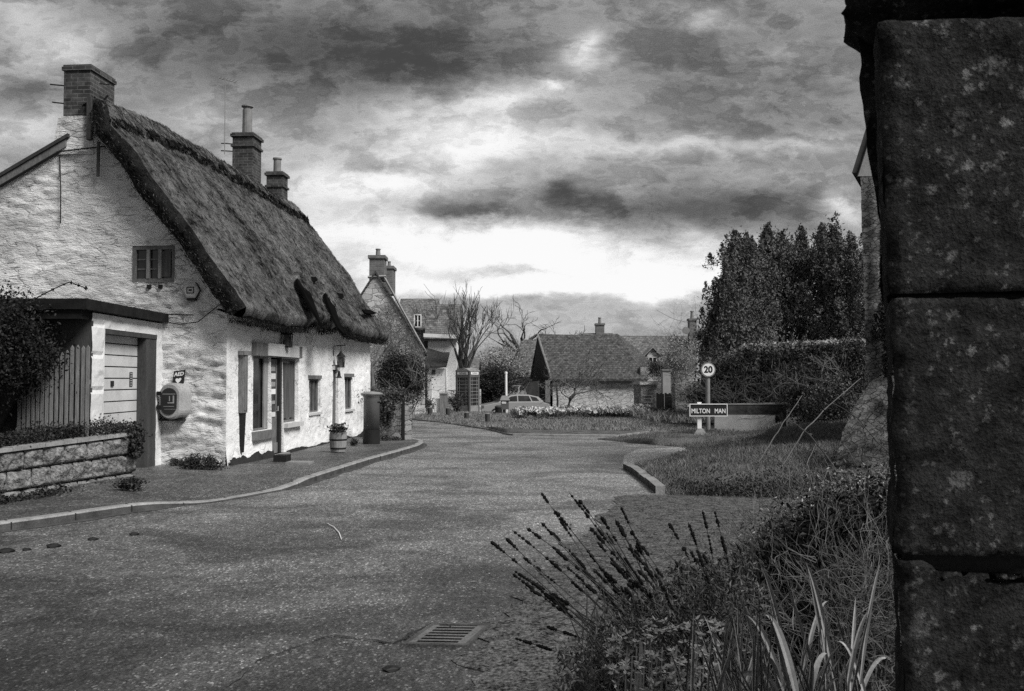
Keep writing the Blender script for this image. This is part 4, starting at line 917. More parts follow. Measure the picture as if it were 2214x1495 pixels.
# ================= PICKET FENCE =================
pf = thing('picket_fence', (-7.2, 14.2, .6), 'weathered picket fence section between the hedge and the garage', 'fence')
tops = [(190,747),(180,748),(168,746),(156,747),(145,757),(134,762),(123,772),(112,785),(102,797),(92,810),(82,826),(72,832),(62,833),(52,836),(42,840)]
for i, (px, py) in enumerate(tops):
    Y = 13.98+i*.005; a = PY(px, py, Y); mb = MB(); w_ = .024
    mb.prism([(a.x-w_, Y, .5), (a.x+w_, Y, .5), (a.x+w_, Y, a.z-.04), (a.x, Y, a.z), (a.x-w_, Y, a.z-.04)], (0, .02, 0)); mb.build('picket', 'woodgrey', pf)
for z in (.95, 1.62):
    a, b = PY(36, 800, 14.06), PY(192, 800, 14.0); mb = MB(); mb.hexa([(a.x, a.y+.022, z), (b.x, b.y+.022, z), (b.x, b.y+.06, z), (a.x, a.y+.06, z), (a.x, a.y+.022, z+.07), (b.x, b.y+.022, z+.07), (b.x, b.y+.06, z+.07), (a.x, a.y+.06, z+.07)]); mb.build('rail', 'woodgrey', pf)
# ================= LOW BLOCK WALL =================
A_ = Vector((-6.08, 14.95, 0)); B_ = Vector((-7.62, 9.8, 0)); wd_ = (B_-A_).normalized(); wn_ = Vector((-wd_.y, wd_.x, 0)); 
if wn_.x < 0: wn_ = -wn_
lw = thing('low_stone_wall', A_, 'low wall of rough square blocks with a flat coping in front of the hedge', 'wall')
Rr = random.Random(6); hgt = .80; L = (B_-A_).length; mb = MB(); z = -.05
for cidx, ch_ in enumerate((.25, .30, .30)):
    u = -.0 if cidx % 2 else -.0; first = True
    while u < L:
        bl = Rr.uniform(.30, .46)*(.55 if first and cidx % 2 else 1); first = False; u1 = min(L, u+bl)
        def bfun(a, b, u=u, u1=u1, z=z, ch_=ch_):
            e = min(a, 1-a, b, 1-b); o = .06*sm(0, .10, e)+.07*fbm((u+a*(u1-u))*5, (z+b*ch_)*6, 3, 4)*sm(0, .2, e)
            p = A_+wd_*(u+.014+a*(u1-u-.028))+wn_*(o-.005); return (p.x, p.y, z+.010+b*(ch_-.020))
        mb.grid(bfun, 12, 9); u = u1
    z += ch_
q0, q1 = A_-wn_*.25, B_-wn_*.25; nblk = len(mb.f)
A2, B2 = A_-wn_*.035, B_-wn_*.035; mb.hexa([A2+Vector((0,0,-.05)), B2+Vector((0,0,-.05)), q1+Vector((0,0,-.05)), q0+Vector((0,0,-.05)), A2+Vector((0,0,.8)), B2+Vector((0,0,.8)), q1+Vector((0,0,.8)), q0+Vector((0,0,.8))])
mb.mi = [0]*nblk+[1]*(len(mb.f)-nblk); mb.build('block_courses', ['blockwall', 'kerbdark'], lw, smooth=True)
mb = MB(); u = -.03
while u < L:
    u1 = min(L, u+Rr.uniform(.55, .75)); 
    mb.hexa([tuple(A_+wd_*a+wn_*b+Vector((0, 0, c))) for c in (.803, .86+Rr.uniform(-.006, .006)) for a, b in ((u+.004, .075), (u1-.004, .075), (u1-.004, -.3), (u+.004, -.3))]); u = u1
cpo = mb.build('coping', 'kerb', lw)
for o_ in (cpo, [c for c in lw.children if c.name.startswith('block')][0]):
    for v in o_.data.vertices: v.co.z *= 1-.040*max(0, v.co.y*-1)
# planting on and around that wall
def trail(name, path, n, rad, size, lab, m, seed, cat='plant'):
    r2 = np.random.default_rng(seed); o = thing(name, path[0], lab, cat); C = []
    pp = curv([Vector(p) for p in path], 40)
    for i in range(n): p = pp[r2.integers(0, 41)]; k = math.floor(p.x*9) % 3; C.append(np.array(p)+r2.normal(size=3)*np.array(rad)*(.55+.25*k))
    mb = MB(); mb.leaves(np.array(C), size, r2, .6); mb.build('foliage', m, o)
    mb = MB(); Rq = random.Random(seed)
    for k in range(10): i = Rq.randrange(0, 30); mb.tube([pp[i], pp[i+5]+Vector((0, 0, rad[2]*.6)), pp[i+9]], .006, 3)
    mb.build('stem', 'twig', o); return o
wallpt = lambda u, z, o=-.15: tuple(A_+wd_*u+wn_*o+Vector((0, 0, z*(1-.04*u))))
trail('creeping_shrub', [wallpt(.05, .92), wallpt(.9, .97), wallpt(1.8, .98), wallpt(2.6, .95)], 6500, (.10, .16, .07), .04, 'dark creeping shrub spreading along the top of the block wall', 'leafdark', 11, 'shrub')
trail('hanging_ivy', [wallpt(.12, .92, .05), wallpt(.1, .7, .12), wallpt(.14, .5, .13)], 1600, (.07, .10, .07), .05, 'ivy tumbling over the near end of the block wall', 'leafdark', 12, 'ivy')
trail('ground_cover_plant', [wallpt(.9, .03, .25), wallpt(1.8, .06, .25), wallpt(3.0, .09, .25), wallpt(4.6, .10, .25)], 6500, (.09, .10, .06), .05, 'glossy dark ground cover plant along the base of the block wall', 'leafdark', 13)
weed('low_shrub', 283, 1062, .1, 900, (.20, .12, .09), .04, 'small dark tuft on the footway at the end of the block wall', seed=14)
# clipped hedge at the left edge
hg = thing('dark_hedge', (-8.2, 13.6, 0), 'large dark rounded evergreen bush at the left edge of the photo', 'bush')
r2 = np.random.default_rng(21); mb = MB()
cH = PY(20, 750, 13.6); 
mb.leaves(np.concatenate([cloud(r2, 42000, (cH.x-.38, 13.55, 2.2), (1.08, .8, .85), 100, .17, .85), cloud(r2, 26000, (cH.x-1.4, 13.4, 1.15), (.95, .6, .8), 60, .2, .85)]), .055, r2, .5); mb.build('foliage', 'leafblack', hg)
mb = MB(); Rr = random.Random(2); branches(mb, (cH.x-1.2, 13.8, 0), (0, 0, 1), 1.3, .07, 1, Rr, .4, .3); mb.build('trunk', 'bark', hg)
hgb = MB(); hgb.lathe([(.1, .3), (.3, 1.0), (.75, 1.9), (.6, 2.6), (.2, 2.85)], (cH.x-.5, 13.75, 0), 14); hgb.build('inner_shade_core', 'leafblack', hg)  # solid black core added as the shade within the bush
mb = MB(); rr_ = [PY(*p) for p in ((60,655,13.3),(110,628,13.4),(150,610,13.5),(190,625,13.6))]; mb.tube(rr_, .008, 4); mb.leaves(np.array([np.array(rr_[k].lerp(rr_[k+1], f)) for k in range(3) for f in (.1,.3,.5,.7,.9)]), .07, r2, .6); mb.build('stray_shoot', 'leafblack', hg)
# ================= STREET FURNITURE =================
c = G(803, 960, .085); pb = thing('pillar_box', c, 'cylindrical cast iron post box with a flared cap and black base on the footway', 'post box')
mb = MB(); mb.lathe([(.215, 0), (.215, .02), (.21, .36)], c, 28); mb.build('base', 'iron', pb)
mb = MB(); mb.lathe([(.20, .362), (.20, 1.13), (.205, 1.15), (.20, 1.17), (.235, 1.20)], c, 28); bd = mb.build('body', 'redpaint', pb, smooth=True)
mb = MB(); mb.lathe([(.235, 1.202), (.275, 1.235), (.278, 1.255), (.20, 1.285), (.02, 1.31)], c, 28); mb.build('cap', 'redpale', pb)
mb = MB(); a_ = math.radians(-10)
for k in range(7): 
    a = a_-.35+k*.1; mb.box(-.02, -.004, .0, .02, .004, .035, lambda x, y, z: tuple(c+Vector((math.cos(a)*.203-math.sin(a)*x, math.sin(a)*.203+math.cos(a)*x, 1.02+z))))
mb.build('slot', 'iron', pb)
# stone wall stub behind it, ivy on top
sw = thing('stone_garden_wall', G(845, 952), 'short rubble stone garden wall with ivy behind the post box', 'wall')
a = G(821, 957, 0); b = G(872, 953, 0); 
def rough_wall(name, pts, h, th, m, parent, seed=1, amp=.05, step=.12, capamp=.08):
    mb = MB()
    for a, b in zip(pts[:-1], pts[1:]):
        L = (b-a).length; d = (b-a).normalized(); n = Vector((d.y, -d.x, 0)); nu = max(2, int(L/step)); nv = max(2, int(h/step))
        for s_, fl in ((1, False), (-1, True)):
            mb.grid(lambda u, v: a+d*u*L+n*(s_*th/2+s_*amp*fbm(u*L*2+seed, v*h*3, s_, 3))+Vector((0, 0, -.1+v*(h+.1+capamp*fbm(u*L*1.5, seed, 1)))), nu, nv)
        mb.grid(lambda u, v: a+d*u*L+n*(th/2-v*th)+Vector((0, 0, h-.0+capamp*fbm(u*L*1.5, seed, 1)+.04*math.sin(v*3.14))), nu, 4)
        for q in (a, b): u = 0 if q is a else 1; hh = h+capamp*fbm(u*L*1.5, seed, 1); mb.add([q+n*th/2+Vector((0,0,-.1)), q-n*th/2+Vector((0,0,-.1)), q-n*th/2+Vector((0,0,hh)), q+n*th/2+Vector((0,0,hh))], [(0,1,2,3)])
    return mb.build(name, m, parent, smooth=False)
rough_wall('rubble', [Vector((-3.45, 24.9, 0)), Vector((-2.85, 24.6, 0)), Vector((-3.5, 27.5, 0)), Vector((-5.2, 32, 0)), Vector((-8.2, 38, 0))], 1.02, .38, 'stone', sw, 3)
p = PY(874, 866, 24.5); mb = MB(); mb.box(p.x-.05, 24.42, 0, p.x+.02, 24.5, p.z, None); mb.build('end_post', 'iron', sw)
r2 = np.random.default_rng(31); iv = thing('ivy', (-3.2, 24.8, .9), 'ivy heaped over the top of the short stone wall behind the post box', 'ivy')
mb = MB(); mb.leaves(np.concatenate([cloud(r2, 2600, (-3.2, 24.8, 1.12), (.40, .3, .20), 14), cloud(r2, 1400, (-3.25, 24.55, .75), (.25, .12, .3), 10), cloud(r2, 3000, (-4.3, 29, 1.2), (1.2, 2.4, .25), 20)]), .07, r2, .6); mb.build('foliage', 'leaf', iv)
mb = MB(); mb.tube([(-3.2, 24.6, 0), (-3.25, 24.58, .6), (-3.1, 24.62, 1.1)], .02, 4); mb.build('stem', 'bark', iv)
weed('low_plant', 842, 958, .02, 1100, (.28, .15, .10), .05, 'low flowering plant in front of the short stone wall', seed=32, m='leaf')
weed('low_plant', 730+34, 962, .1, 350, (.12, .10, .07), .04, 'weed tuft against the cottage wall between the barrel and the post box', seed=33)
for i, (px, py, s_, lab) in enumerate(((838, 962, .06, 'pale stone lying beside the post box base, left of two'), (850, 963, .075, 'pale stone lying beside the post box base, right of two'))):
    c = G(px, py); mb = MB(); mb.lathe([(s_, 0), (s_*1.1, s_*.5), (s_*.7, s_*.95), (.01, s_)], c, 7); tag(mb.build('stone', 'metal', org=c), lab, 'stone')
# 20 sign
gz = bank_z(5.4, 25.9); base = PY(1531, 936, 25.8); bx = base.x; topz = PY(1531, 786, 25.8).z; cz = PY(1531, 800, 25.8).z
gz = base.z; pst = thing('speed_limit_sign', (bx, 25.8, gz), 'round white 20 speed limit sign on a grey pole on the grass bank', 'road sign')
mb = MB(); mb.tube([(bx, 25.8, gz-.4), (bx, 25.8, cz+.1)], .062, 10); mb.build('pole', 'post', pst)
ax = (Vector((1, 0, 0)), Vector((0, 0, 1)), Vector((0, -1, 0)))
mb = MB(); mb.lathe([(.20, 0), (.205, .012)], (bx, 25.8-.07, cz), 40, ax); dk = mb.build('rim', 'post', pst)
mb = MB(); mb.lathe([(.172, .013), (.172, .017)], (bx, 25.8-.07, cz), 40, ax); mb.build('face', 'white', pst)
text('numerals', '20', 'iron', .25, (bx, 25.8-.0885, cz), (1, 0, 0), (0, 0, 1), pst, bold=.009, sx=.95)
# village name plate
n0 = PY(1492, 875, 24.8); n1 = PY(1571, 899, 24.8); np_ = thing('village_name_sign', (n0.x+.2, 24.8, .1), 'long dark name board, its left end a black plate lettered in white', 'name plate')
mb = MB(); mb.box(n0.x, 24.78, n1.z, n1.x, 24.81, n0.z); mb.build('plate', 'darkpaint', np_)
mb = MB(); t = .02
for q in ((n0.x-t, n1.z-t, n1.x+t, n1.z), (n0.x-t, n0.z, n1.x+t, n0.z+t), (n0.x-t, n1.z, n0.x, n0.z), (n1.x, n1.z, n1.x+t, n0.z)): mb.box(q[0], 24.765, q[1], q[2], 24.812, q[3])
mb.build('border', 'white', np_)
text('lettering', 'MILTON   MAN', 'white', .17, ((n0.x+n1.x)/2, 24.777, (n0.z+n1.z)/2-.03), (1, 0, 0), (0, 0, 1), np_, sx=.80, bold=.003)
xe_ = PY(1700, 880, 24.8).x; mb = MB(); mb.box(n1.x+t+.003, 24.79, n1.z+.02, xe_, 24.815, n0.z-.004); mb.build('board_extension', 'oldboard', np_)
mb = MB(); mb.box(n1.x+t+.003, 24.775, n0.z-.002, xe_+.05, 24.82, n0.z+.022); mb.build('top_rail', 'slab', np_)
mb = MB(); mb.box(xe_-.08, 24.822, .0, xe_, 24.9, n0.z-.01); mb.build('post', 'wood', np_)
pp = PY(1512, 905, 24.85); gb = G(1512, 940, .18); 
mb = MB(); mb.box(pp.x-.055, 24.82, -.1, pp.x+.055, 24.9, n0.z+.06); po_ = mb.build('post', 'white', np_)
mb = MB(); z0 = bank_z(pp.x, 24.8); mb.hexa([(pp.x-.22, 24.75, z0-.1), (pp.x+.26, 24.75, z0-.1), (pp.x+.26, 25.0, z0-.1), (pp.x-.22, 25.0, z0-.1), (pp.x-.06, 24.81, z0+.16), (pp.x+.09, 24.81, z0+.16), (pp.x+.09, 24.9, z0+.16), (pp.x-.06, 24.9, z0+.16)]); mb.build('footing', 'kerb', po_)
# boundary rail and pale panel behind the sign
bp = thing('boundary_panel', (8, 30, .3), 'pale rendered boundary panel with a thin coping rail below the dark hedge', 'fence')
YB = 29.2; a = PY(1545, 895, YB); b = PY(1676, 893, YB); zb = .15
mb = MB(); mb.box(a.x, YB, zb-.2, b.x, YB+.12, a.z); mb.build('panel', 'panel', bp)
r0 = PY(1486, 879, YB); r1 = PY(1702, 874, YB)
mb = MB(); mb.hexa([(r0.x, YB-.02, r0.z-.02), (r1.x, YB-.02, r1.z-.02), (r1.x, YB+.16, r1.z-.02), (r0.x, YB+.16, r0.z-.02), (r0.x, YB-.02, r0.z+.05), (r1.x, YB-.02, r1.z+.05), (r1.x, YB+.16, r1.z+.05), (r0.x, YB+.16, r0.z+.05)]); mb.build('rail', 'woodpale', bp)
mb = MB(); p1 = PY(1572, 897, YB); mb.box(p1.x, YB+.002, a.z+.002, b.x, YB+.10, r1.z-.03); mb.build('weathered_board', 'oldboard', bp)
for px, m_ in ((1690, 'wood'), (1702, 'woodgrey')): p = PY(px, 880, YB); mb = MB(); mb.box(p.x-.06, YB-.12, zb-.2, p.x+.04, YB-.03, p.z-.02); mb.build('post', m_, bp)
# striped marker peg on the bank
px_, py_ = 1657, 998; yb = 17.6; p = PY(px_, py_, yb); zz_ = bank_z(p.x, yb); pg = thing('marker_peg', (p.x, yb, zz_), 'small banded marker peg standing in the grass bank', 'marker peg')
mb = MB(); ztop = PY(px_, 966, yb).z; mb.tube([(p.x, yb, zz_-.1), (p.x, yb, ztop)], .025, 8); mb.build('stake', 'kerbdark', pg)
mb = MB()
for k in range(4): z = zz_+(ztop-zz_)*(k+.5)/4; mb.lathe([(.034, z-.012), (.034, z+.012)], (p.x, yb, 0), 8)
mb.build('band', 'panel', pg)

# ================= TELEPHONE BOX =================
ty = 50.0; tb = G(1010, 892, -.25); k_ = ty/tb.y; tb = Vector((PY(1011, 850, ty).x, ty, H(0, ty)+.04)); print('box base', tb)
th_ = math.radians(-33); ca, sa = math.cos(th_), math.sin(th_)
KS = (PY(1011, 795, ty).z-tb.z)/2.44; print('scale', KS)
def kf(x, y, z): x, y = x*KS, y*KS; return (tb.x+x*ca-y*sa, tb.y+x*sa+y*ca, tb.z+z*KS)
ph = thing('telephone_box', tb, 'old cast iron telephone box with domed roof and glazed sides on the green', 'telephone box')
h = .45; mb = MB(); mb.box(-h, -h, 0, h, h, .12, kf); mb.build('plinth', 'redpaint', ph)
mb = MB()
for x, y in ((-1, -1), (1, -1), (1, 1), (-1, 1)): mb.box(x*h if x < 0 else h-.10, y*h if y < 0 else h-.10, .121, (x*h+.10) if x < 0 else h, (y*h+.10) if y < 0 else h, 2.05, kf)
mb.box(-h-.01, -h-.01, 1.93, h+.01, h+.01, 2.04, kf); mb.build('frame', 'redpaint', ph)
mb = MB()
for i in range(13):
    pass
def dome(u, v):
    x = -h+2*h*u; y = -h+2*h*v; ed = max(abs(x), abs(y))/h; return kf(x, y, 2.27+.17*(1-(x/h)**2)*1.0*(.55+.45*(1-(y/h)**2)))
mb.grid(dome, 12, 12)
def ped(k, side):   # segmental pediments
    pass
mb.box(-h-.02, -h-.02, 2.235, h+.02, h+.02, 2.268, kf)
for sgn_ in (-1, 1):
    arc = [(-h-.02, 2.268)]+[(x_, 2.27+.13*(1-(x_/h)**2)) for x_ in np.linspace(-h, h, 13)]+[(h+.02, 2.268)]
    A = [kf(x_, sgn_*(h+.02), z) for x_, z in arc]; B = [kf(x_, sgn_*(h-.06), z) for x_, z in arc]; n = len(A)
    mb.add(A+B, [tuple(range(n)), tuple(range(n, 2*n))]+[(i, (i+1) % n, n+(i+1) % n, n+i) for i in range(n)])
    A = [kf(sgn_*(h+.02), x_, z) for x_, z in arc]; B = [kf(sgn_*(h-.06), x_, z) for x_, z in arc]
    mb.add(A+B, [tuple(range(n)), tuple(range(n, 2*n))]+[(i, (i+1) % n, n+(i+1) % n, n+i) for i in range(n)])
mb.build('domed_roof', 'kerb', ph)
mb = MB(); mb.box(-h+.0, -h+.0, 2.041, h, h, 2.234, kf); mb.build('fascia', 'redpaint', ph)
for rot in range(4):
    r_ = [lambda x, y, z: kf(x, y, z), lambda x, y, z: kf(-y, x, z), lambda x, y, z: kf(-x, -y, z), lambda x, y, z: kf(y, -x, z)][rot]
    mb = MB(); mb.box(-.33, -h-.012, 2.07, .33, -h-.002, 2.20, r_); sp = mb.build('sign_panel', 'white', ph)
    X = Vector(r_(1, 0, 0))-Vector(r_(0, 0, 0)); text('lettering', 'TELEPHONE', 'iron', .105*KS, r_(0, -h-.016, 2.135), X, (0, 0, 1), sp, sx=.85)
    mb = MB(); zt = 1.92; zb_ = .45
    mb.box(-.35, -h+.01, zb_-.33, .35, -h+.05, zb_, r_)
    for k in range(9): z = zb_+(zt-zb_)*k/8; mb.box(-.35, -h+.01, z-.011, .35, -h+.035, z+.011, r_)
    for x in (-.35, -.22, .20, .33): mb.box(x, -h+.009, zb_, x+.02, -h+.036, zt, r_)
    gs_ = mb.build('door' if rot == 0 else 'glazed_side', 'redpale', ph); mb = MB(); mb.box(-.33, -h+.05, zb_+.01, .33, -h+.06, zt, r_); mb.build('pane', 'glass', gs_)
mb = MB(); mb.box(-.25, .1, 1.0, .2, .25, 1.7, kf); mb.build('telephone_unit', 'iron', ph)
# bollards
for i, (px, yb, yt, lab) in enumerate(((930, 903, 887, 'low wooden bollard on the green, leftmost of the row'), (969, 905, 888, 'low wooden bollard in front of the telephone box, second from left'), (1009, 912, 895, 'low wooden bollard right of the telephone box, third from left'), (1054, 921, 901, 'low wooden bollard nearest the junction, rightmost of the row'))):
    c = G(px, yb, .0); c.z = isl_z(c.x, c.y) if True else 0; hh = (yb-yt)/(FPX/c.y)
    bo = thing('bollard', c, lab, 'bollard', 'low bollards along the edge of the green'); mb = MB(); w_ = 6.0*c.y/FPX*.9
    mb.lathe([(w_*.95, -.1), (w_, hh*.8), (w_*.95, hh*.93)], c, 10); mb.build('shaft', 'wood', bo); mb = MB(); mb.lathe([(w_*.95, hh*.931), (w_*.5, hh)], c, 10); mb.build('top', 'woodgrey', bo)
# white marker post, post box on pole, litter bin
Y = 43.5; p = PY(1095, 890, Y); z0 = isl_z(p.x, Y); q = PY(1095, 805, Y)
wpst = thing('white_post', (p.x, Y, z0), 'slender white post beside the small box on the green', 'post'); mb = MB(); mb.tube([(p.x, Y, z0-.1), (q.x-.02, Y, q.z-.08)], .055, 8); mb.build('shaft', 'white', wpst); mb = MB(); mb.lathe([(.07, q.z-.08), (.07, q.z), (.02, q.z+.02)], (q.x-.02, Y, 0), 8); mb.build('finial', 'white', wpst)
Y = 43.1; a = PY(1085, 870, Y); b = PY(1100, 883, Y); t_z = PY(1090, 856, Y).z
nb_ = thing('notice_case', (a.x, Y, z0), 'dark post mounted box with a small white notice on the green', 'notice box'); mb = MB(); mb.box(a.x-.05, Y, b.z-.06, b.x, Y+.22, PY(1, 866, Y).z-.002); mb.build('case', 'redpaint', nb_)
mb = MB(); q = PY(1, 866, Y).z; mb.hexa([(a.x-.09, Y-.06, q), (b.x+.05, Y-.06, q), (b.x+.05, Y+.26, q), (a.x-.09, Y+.26, q), (a.x, Y, t_z), (b.x-.05, Y, t_z), (b.x-.05, Y+.2, t_z), (a.x, Y+.2, t_z)]); mb.build('lid', 'redpale', nb_)
mb = MB(); mb.box(a.x+.0, Y-.012, PY(1, 873, Y).z-.0, a.x+.20, Y-.003, PY(1, 867.5, Y).z); mb.build('notice', 'white', nb_)
mb = MB(); mb.box(a.x+.05, Y+.08, z0-.1, a.x+.15, Y+.18, b.z-.061); mb.build('post', 'wood', nb_)
a, b = PY(1071, 878, Y), PY(1085, 902, Y); lb = thing('litter_bin', (a.x, Y, z0), 'dark litter bin beside the post mounted box on the green', 'litter bin'); mb = MB(); mb.lathe([(.16, z0-.05), (.17, a.z-.08)], ((a.x+b.x)/2, Y+.1, 0), 14); mb.build('drum', 'iron', lb); mb = MB(); mb.lathe([(.185, a.z-.079), (.185, a.z-.03), (.1, a.z+.02)], ((a.x+b.x)/2, Y+.1, 0), 14); mb.build('lid', 'wood', lb)

# ================= CARS =================
def car(c, sc, lab, m, yaw, L=4.1, Hh=1.46, wd_=1.7, grp=None):
    """nose towards local -x; side profile lofted across the width"""
    C = thing('parked_car', c, lab, 'car', grp); ca, sa = math.cos(yaw), math.sin(yaw)
    fr = lambda x, y, z: (c[0]+(x*ca-y*sa)*sc, c[1]+(x*sa+y*ca)*sc, c[2]+z*sc)
    low = [(-L/2, .45), (-L/2+.03, .62), (-L/2+.25, .80), (-1.05, .98), (.9, 1.0), (1.75, .98), (L/2-.02, .85), (L/2, .45), (L/2-.1, .22), (-L/2+.15, .20)]
    mb = MB(); n = len(low); rings = []
    for y, s_, in ((-wd_/2, .965), (-wd_/2+.06, 1), (wd_/2-.06, 1), (wd_/2, .965)): rings += [fr(x*s_, y, .55+(z-.55)*(.93 if s_ < 1 else 1)) for x, z in low]
    mb.add(rings, [tuple(range(n)), tuple(range(3*n, 4*n))]+[(r*n+i, r*n+(i+1) % n, (r+1)*n+(i+1) % n, (r+1)*n+i) for r in range(3) for i in range(n)]); mb.build('body', m, C)
    rp = [(-1.12, .985), (-.30, 1.40), (.15, Hh), (.9, Hh-.02), (1.5, Hh-.15), (1.85, 1.0)]
    mb = MB(); wb = wd_/2-.05; wt = wd_/2-.20; k = lambda z: wb+(wt-wb)*(z-.98)/(Hh-.98)
    A = [fr(x, -k(z), z) for x, z in rp]; B = [fr(x, k(z), z) for x, z in rp]; n = len(rp)
    mb.add(A+B, [tuple(range(n)), tuple(range(n, 2*n))]+[(i, i+1, n+i+1, n+i) for i in range(n-1)]); cab_ = mb.build('cabin', m, C)
    for sy, nm in ((-1, 'side_window'), (1, 'side_window')):
        for q in ([(-.78, 1.03), (-.28, 1.33), (.12, 1.385), (.12, 1.03)], [(.19, 1.03), (.19, 1.385), (.88, 1.37), (1.02, 1.03)], [(1.10, 1.05), (.97, 1.355), (1.38, 1.26), (1.55, 1.05)]):
            mb = MB(); mb.prism([fr(x, sy*(k(z)+.004), z) for x, z in q], Vector(fr(0, sy*.006, 0))-Vector(fr(0, 0, 0))); mb.build(nm, 'carglass', cab_)
    mb = MB(); q = [fr(-1.06, -k(1.0)+.06, 1.02), fr(-1.06, k(1.0)-.06, 1.02), fr(-.34, k(1.36)-.06, 1.385), fr(-.34, -k(1.36)+.06, 1.385)]; mb.prism(q, Vector(fr(-.01, 0, .012))-Vector(fr(0, 0, 0))); mb.build('windscreen', 'glasspale', cab_)
    mb = MB(); q = [fr(1.55, -k(1.2)+.08, 1.30), fr(1.55, k(1.2)-.08, 1.30), fr(1.82, k(1.0)-.06, 1.04), fr(1.82, -k(1.0)+.06, 1.04)]; mb.prism(q, Vector(fr(.015, 0, .012))-Vector(fr(0, 0, 0))); mb.build('rear_window', 'carglass', cab_)
    for x in (-1.28, 1.25):
        for y in (-1, 1):
            X, Y_, Z = Vector((ca, sa, 0)), Vector((0, 0, 1)), Vector((-sa, ca, 0)); cc = Vector(fr(x, y*(wd_/2-.10), .31)); mb = MB(); mb.lathe([(.31*sc, -.11*sc), (.32*sc, 0), (.31*sc, .11*sc)], cc, 20, (X, Y_, Z)); wh = mb.build('wheel', 'rubber', C)
            mb = MB(); mb.lathe([(.19*sc, -.118*sc), (.19*sc, .118*sc)], cc, 14, (X, Y_, Z)); mb.build('rim', 'metal', wh)
    for y in (-1, 1):
        mb = MB(); mb.box(-L/2+.02, y*.72-.14, .62, -L/2+.22, y*.72+.14, .76, fr); mb.build('headlight', 'glasspale', C)
        mb = MB(); mb.box(L/2-.10, y*.72-.10, .66, L/2+.012, y*.72+.10, .86, fr); mb.build('tail_light', 'redpaint', C)
        mb = MB(); mb.box(-.72, y*.93-.08, .98, -.60, y*.93+.08, 1.1, fr); mb.build('wing_mirror', m, C)
    mb = MB(); mb.box(-L/2-.012, -.25, .38, -L/2+.02, .25, .49, fr); mb.build('number_plate', 'white', C); mb = MB(); mb.box(L/2-.01, -.25, .5, L/2+.015, .25, .61, fr); mb.build('number_plate', 'white', C)
    return C
Yc = 54; pc = PY(1108, 880, Yc); car((pc.x, Yc, PY(1, 903, Yc).z), (PY(1, 853, Yc).z-PY(1, 903, Yc).z)/1.46, 'pale hatchback parked side on behind the green, facing left', 'carpaint', math.radians(14), L=4.5)
Yc = 66; pc = PY(1104, 850, Yc); car((pc.x, Yc, PY(1, 833, Yc).z-1.46), 1.0, 'farther pale car seen end on in front of the dark cart shed', 'carpaint2', math.radians(80))

# ================= DISTANT HOUSES AND BARN =================
def gable_house(name, x0, x1, y0, y1, zb, ze, zr, label, cat, wall, roof, axis='y', over=.15, parent=None, th=.12, hip=0, skew=0):
    """axis: direction of the ridge"""
    o = parent or thing(name, ((x0+x1)/2, y0, zb), label, cat); mb = MB()
    if axis == 'y':
        xm = (x0+x1)/2; p = [(x0, zb), (x1, zb), (x1, ze), (xm, zr), (x0, ze)]; sk = skew*(y1-y0); mb.prism([(a, y0, b) for a, b in p], (sk, y1-y0, 0)); wl = mb.build('wall', wall, o)
        mb = MB()
        for s_, xe in ((-1, x0), (1, x1)):
            k = (zr-ze)/(xm-x0); xo = xe+s_*over; zo = ze-over*k
            mb.hexa([(xm, y0-over, zr+.01), (xo, y0-over, zo+.01), (xo+sk, y1+over, zo+.01), (xm+sk, y1+over, zr+.01), (xm, y0-over, zr+.01+th), (xo+s_*.02, y0-over, zo+.01+th*.8), (xo+s_*.02+sk, y1+over, zo+.01+th*.8), (xm+sk, y1+over, zr+.01+th)])
        rf_ = mb.build('roof', roof, o)
    else:
        ym = (y0+y1)/2; p = [(y0, zb), (y1, zb), (y1, ze), (ym, zr), (y0, ze)]; mb.prism([(x0, a, b) for a, b in p], (x1-x0, 0, 0)); wl = mb.build('wall', wall, o)
        mb = MB()
        for s_, ye in ((-1, y0), (1, y1)):
            k = (zr-ze)/(ym-y0); yo = ye+s_*over; zo = ze-over*k
            nu = 30; gg = lambda dz: (lambda u, v: (x0-over+(x1-x0+2*over-hip*(1-v))*u, ym+(yo-ym)*v, zr+(zo-zr)*v+dz+.05*fbm(u*(x1-x0)*.35, v*2, 3)*math.sin(v*3.14)))
            mb.grid(gg(th), nu, 12); mb.grid(gg(.01), nu, 12)
            A = [gg(th)(i/nu, 1) for i in range(nu+1)]; B = [gg(.01)(i/nu, 1) for i in range(nu+1)]; mb.add(A+B, [(i, i+1, nu+2+i, nu+1+i) for i in range(nu)])
            for u in (0, 1): A = [gg(th)(u, i/12) for i in range(13)]; B = [gg(.01)(u, i/12) for i in range(13)]; mb.add(A+B, [(i, i+1, 14+i, 13+i) for i in range(12)])
        rf_ = mb.build('roof', roof, o)
    return o, wl, rf_
def chim(x0, x1, y0, y1, z0, z1, m, parent, pots=1, ph_=.4, pr=.13):
    mb = MB(); mb.box(x0, y0, z0, x1, y1, z1-.15); s_ = mb.build('chimney', m, parent)
    mb = MB(); mb.box(x0-.06, y0-.06, z1-.15, x1+.06, y1+.06, z1); mb.build('chimney_cap', m, s_)
    for i in range(pots): cx = x0+(x1-x0)*(i+.5)/pots; mb = MB(); mb.lathe([(pr, z1), (pr*.8, z1+ph_*.85), (pr, z1+ph_*.87), (pr, z1+ph_)], (cx, (y0+y1)/2, 0), 10); mb.build('chimney_pot', 'pot', s_)
    return s_
def box_win(x0, x1, z0, z1, y, parent, lights=2, fm='white', rows=2):
    return window(lambda u, o, z: (u, y-o, z), x0, x1, z0, z1, parent, lights, rows, fm, 'glass', -.03, .06)
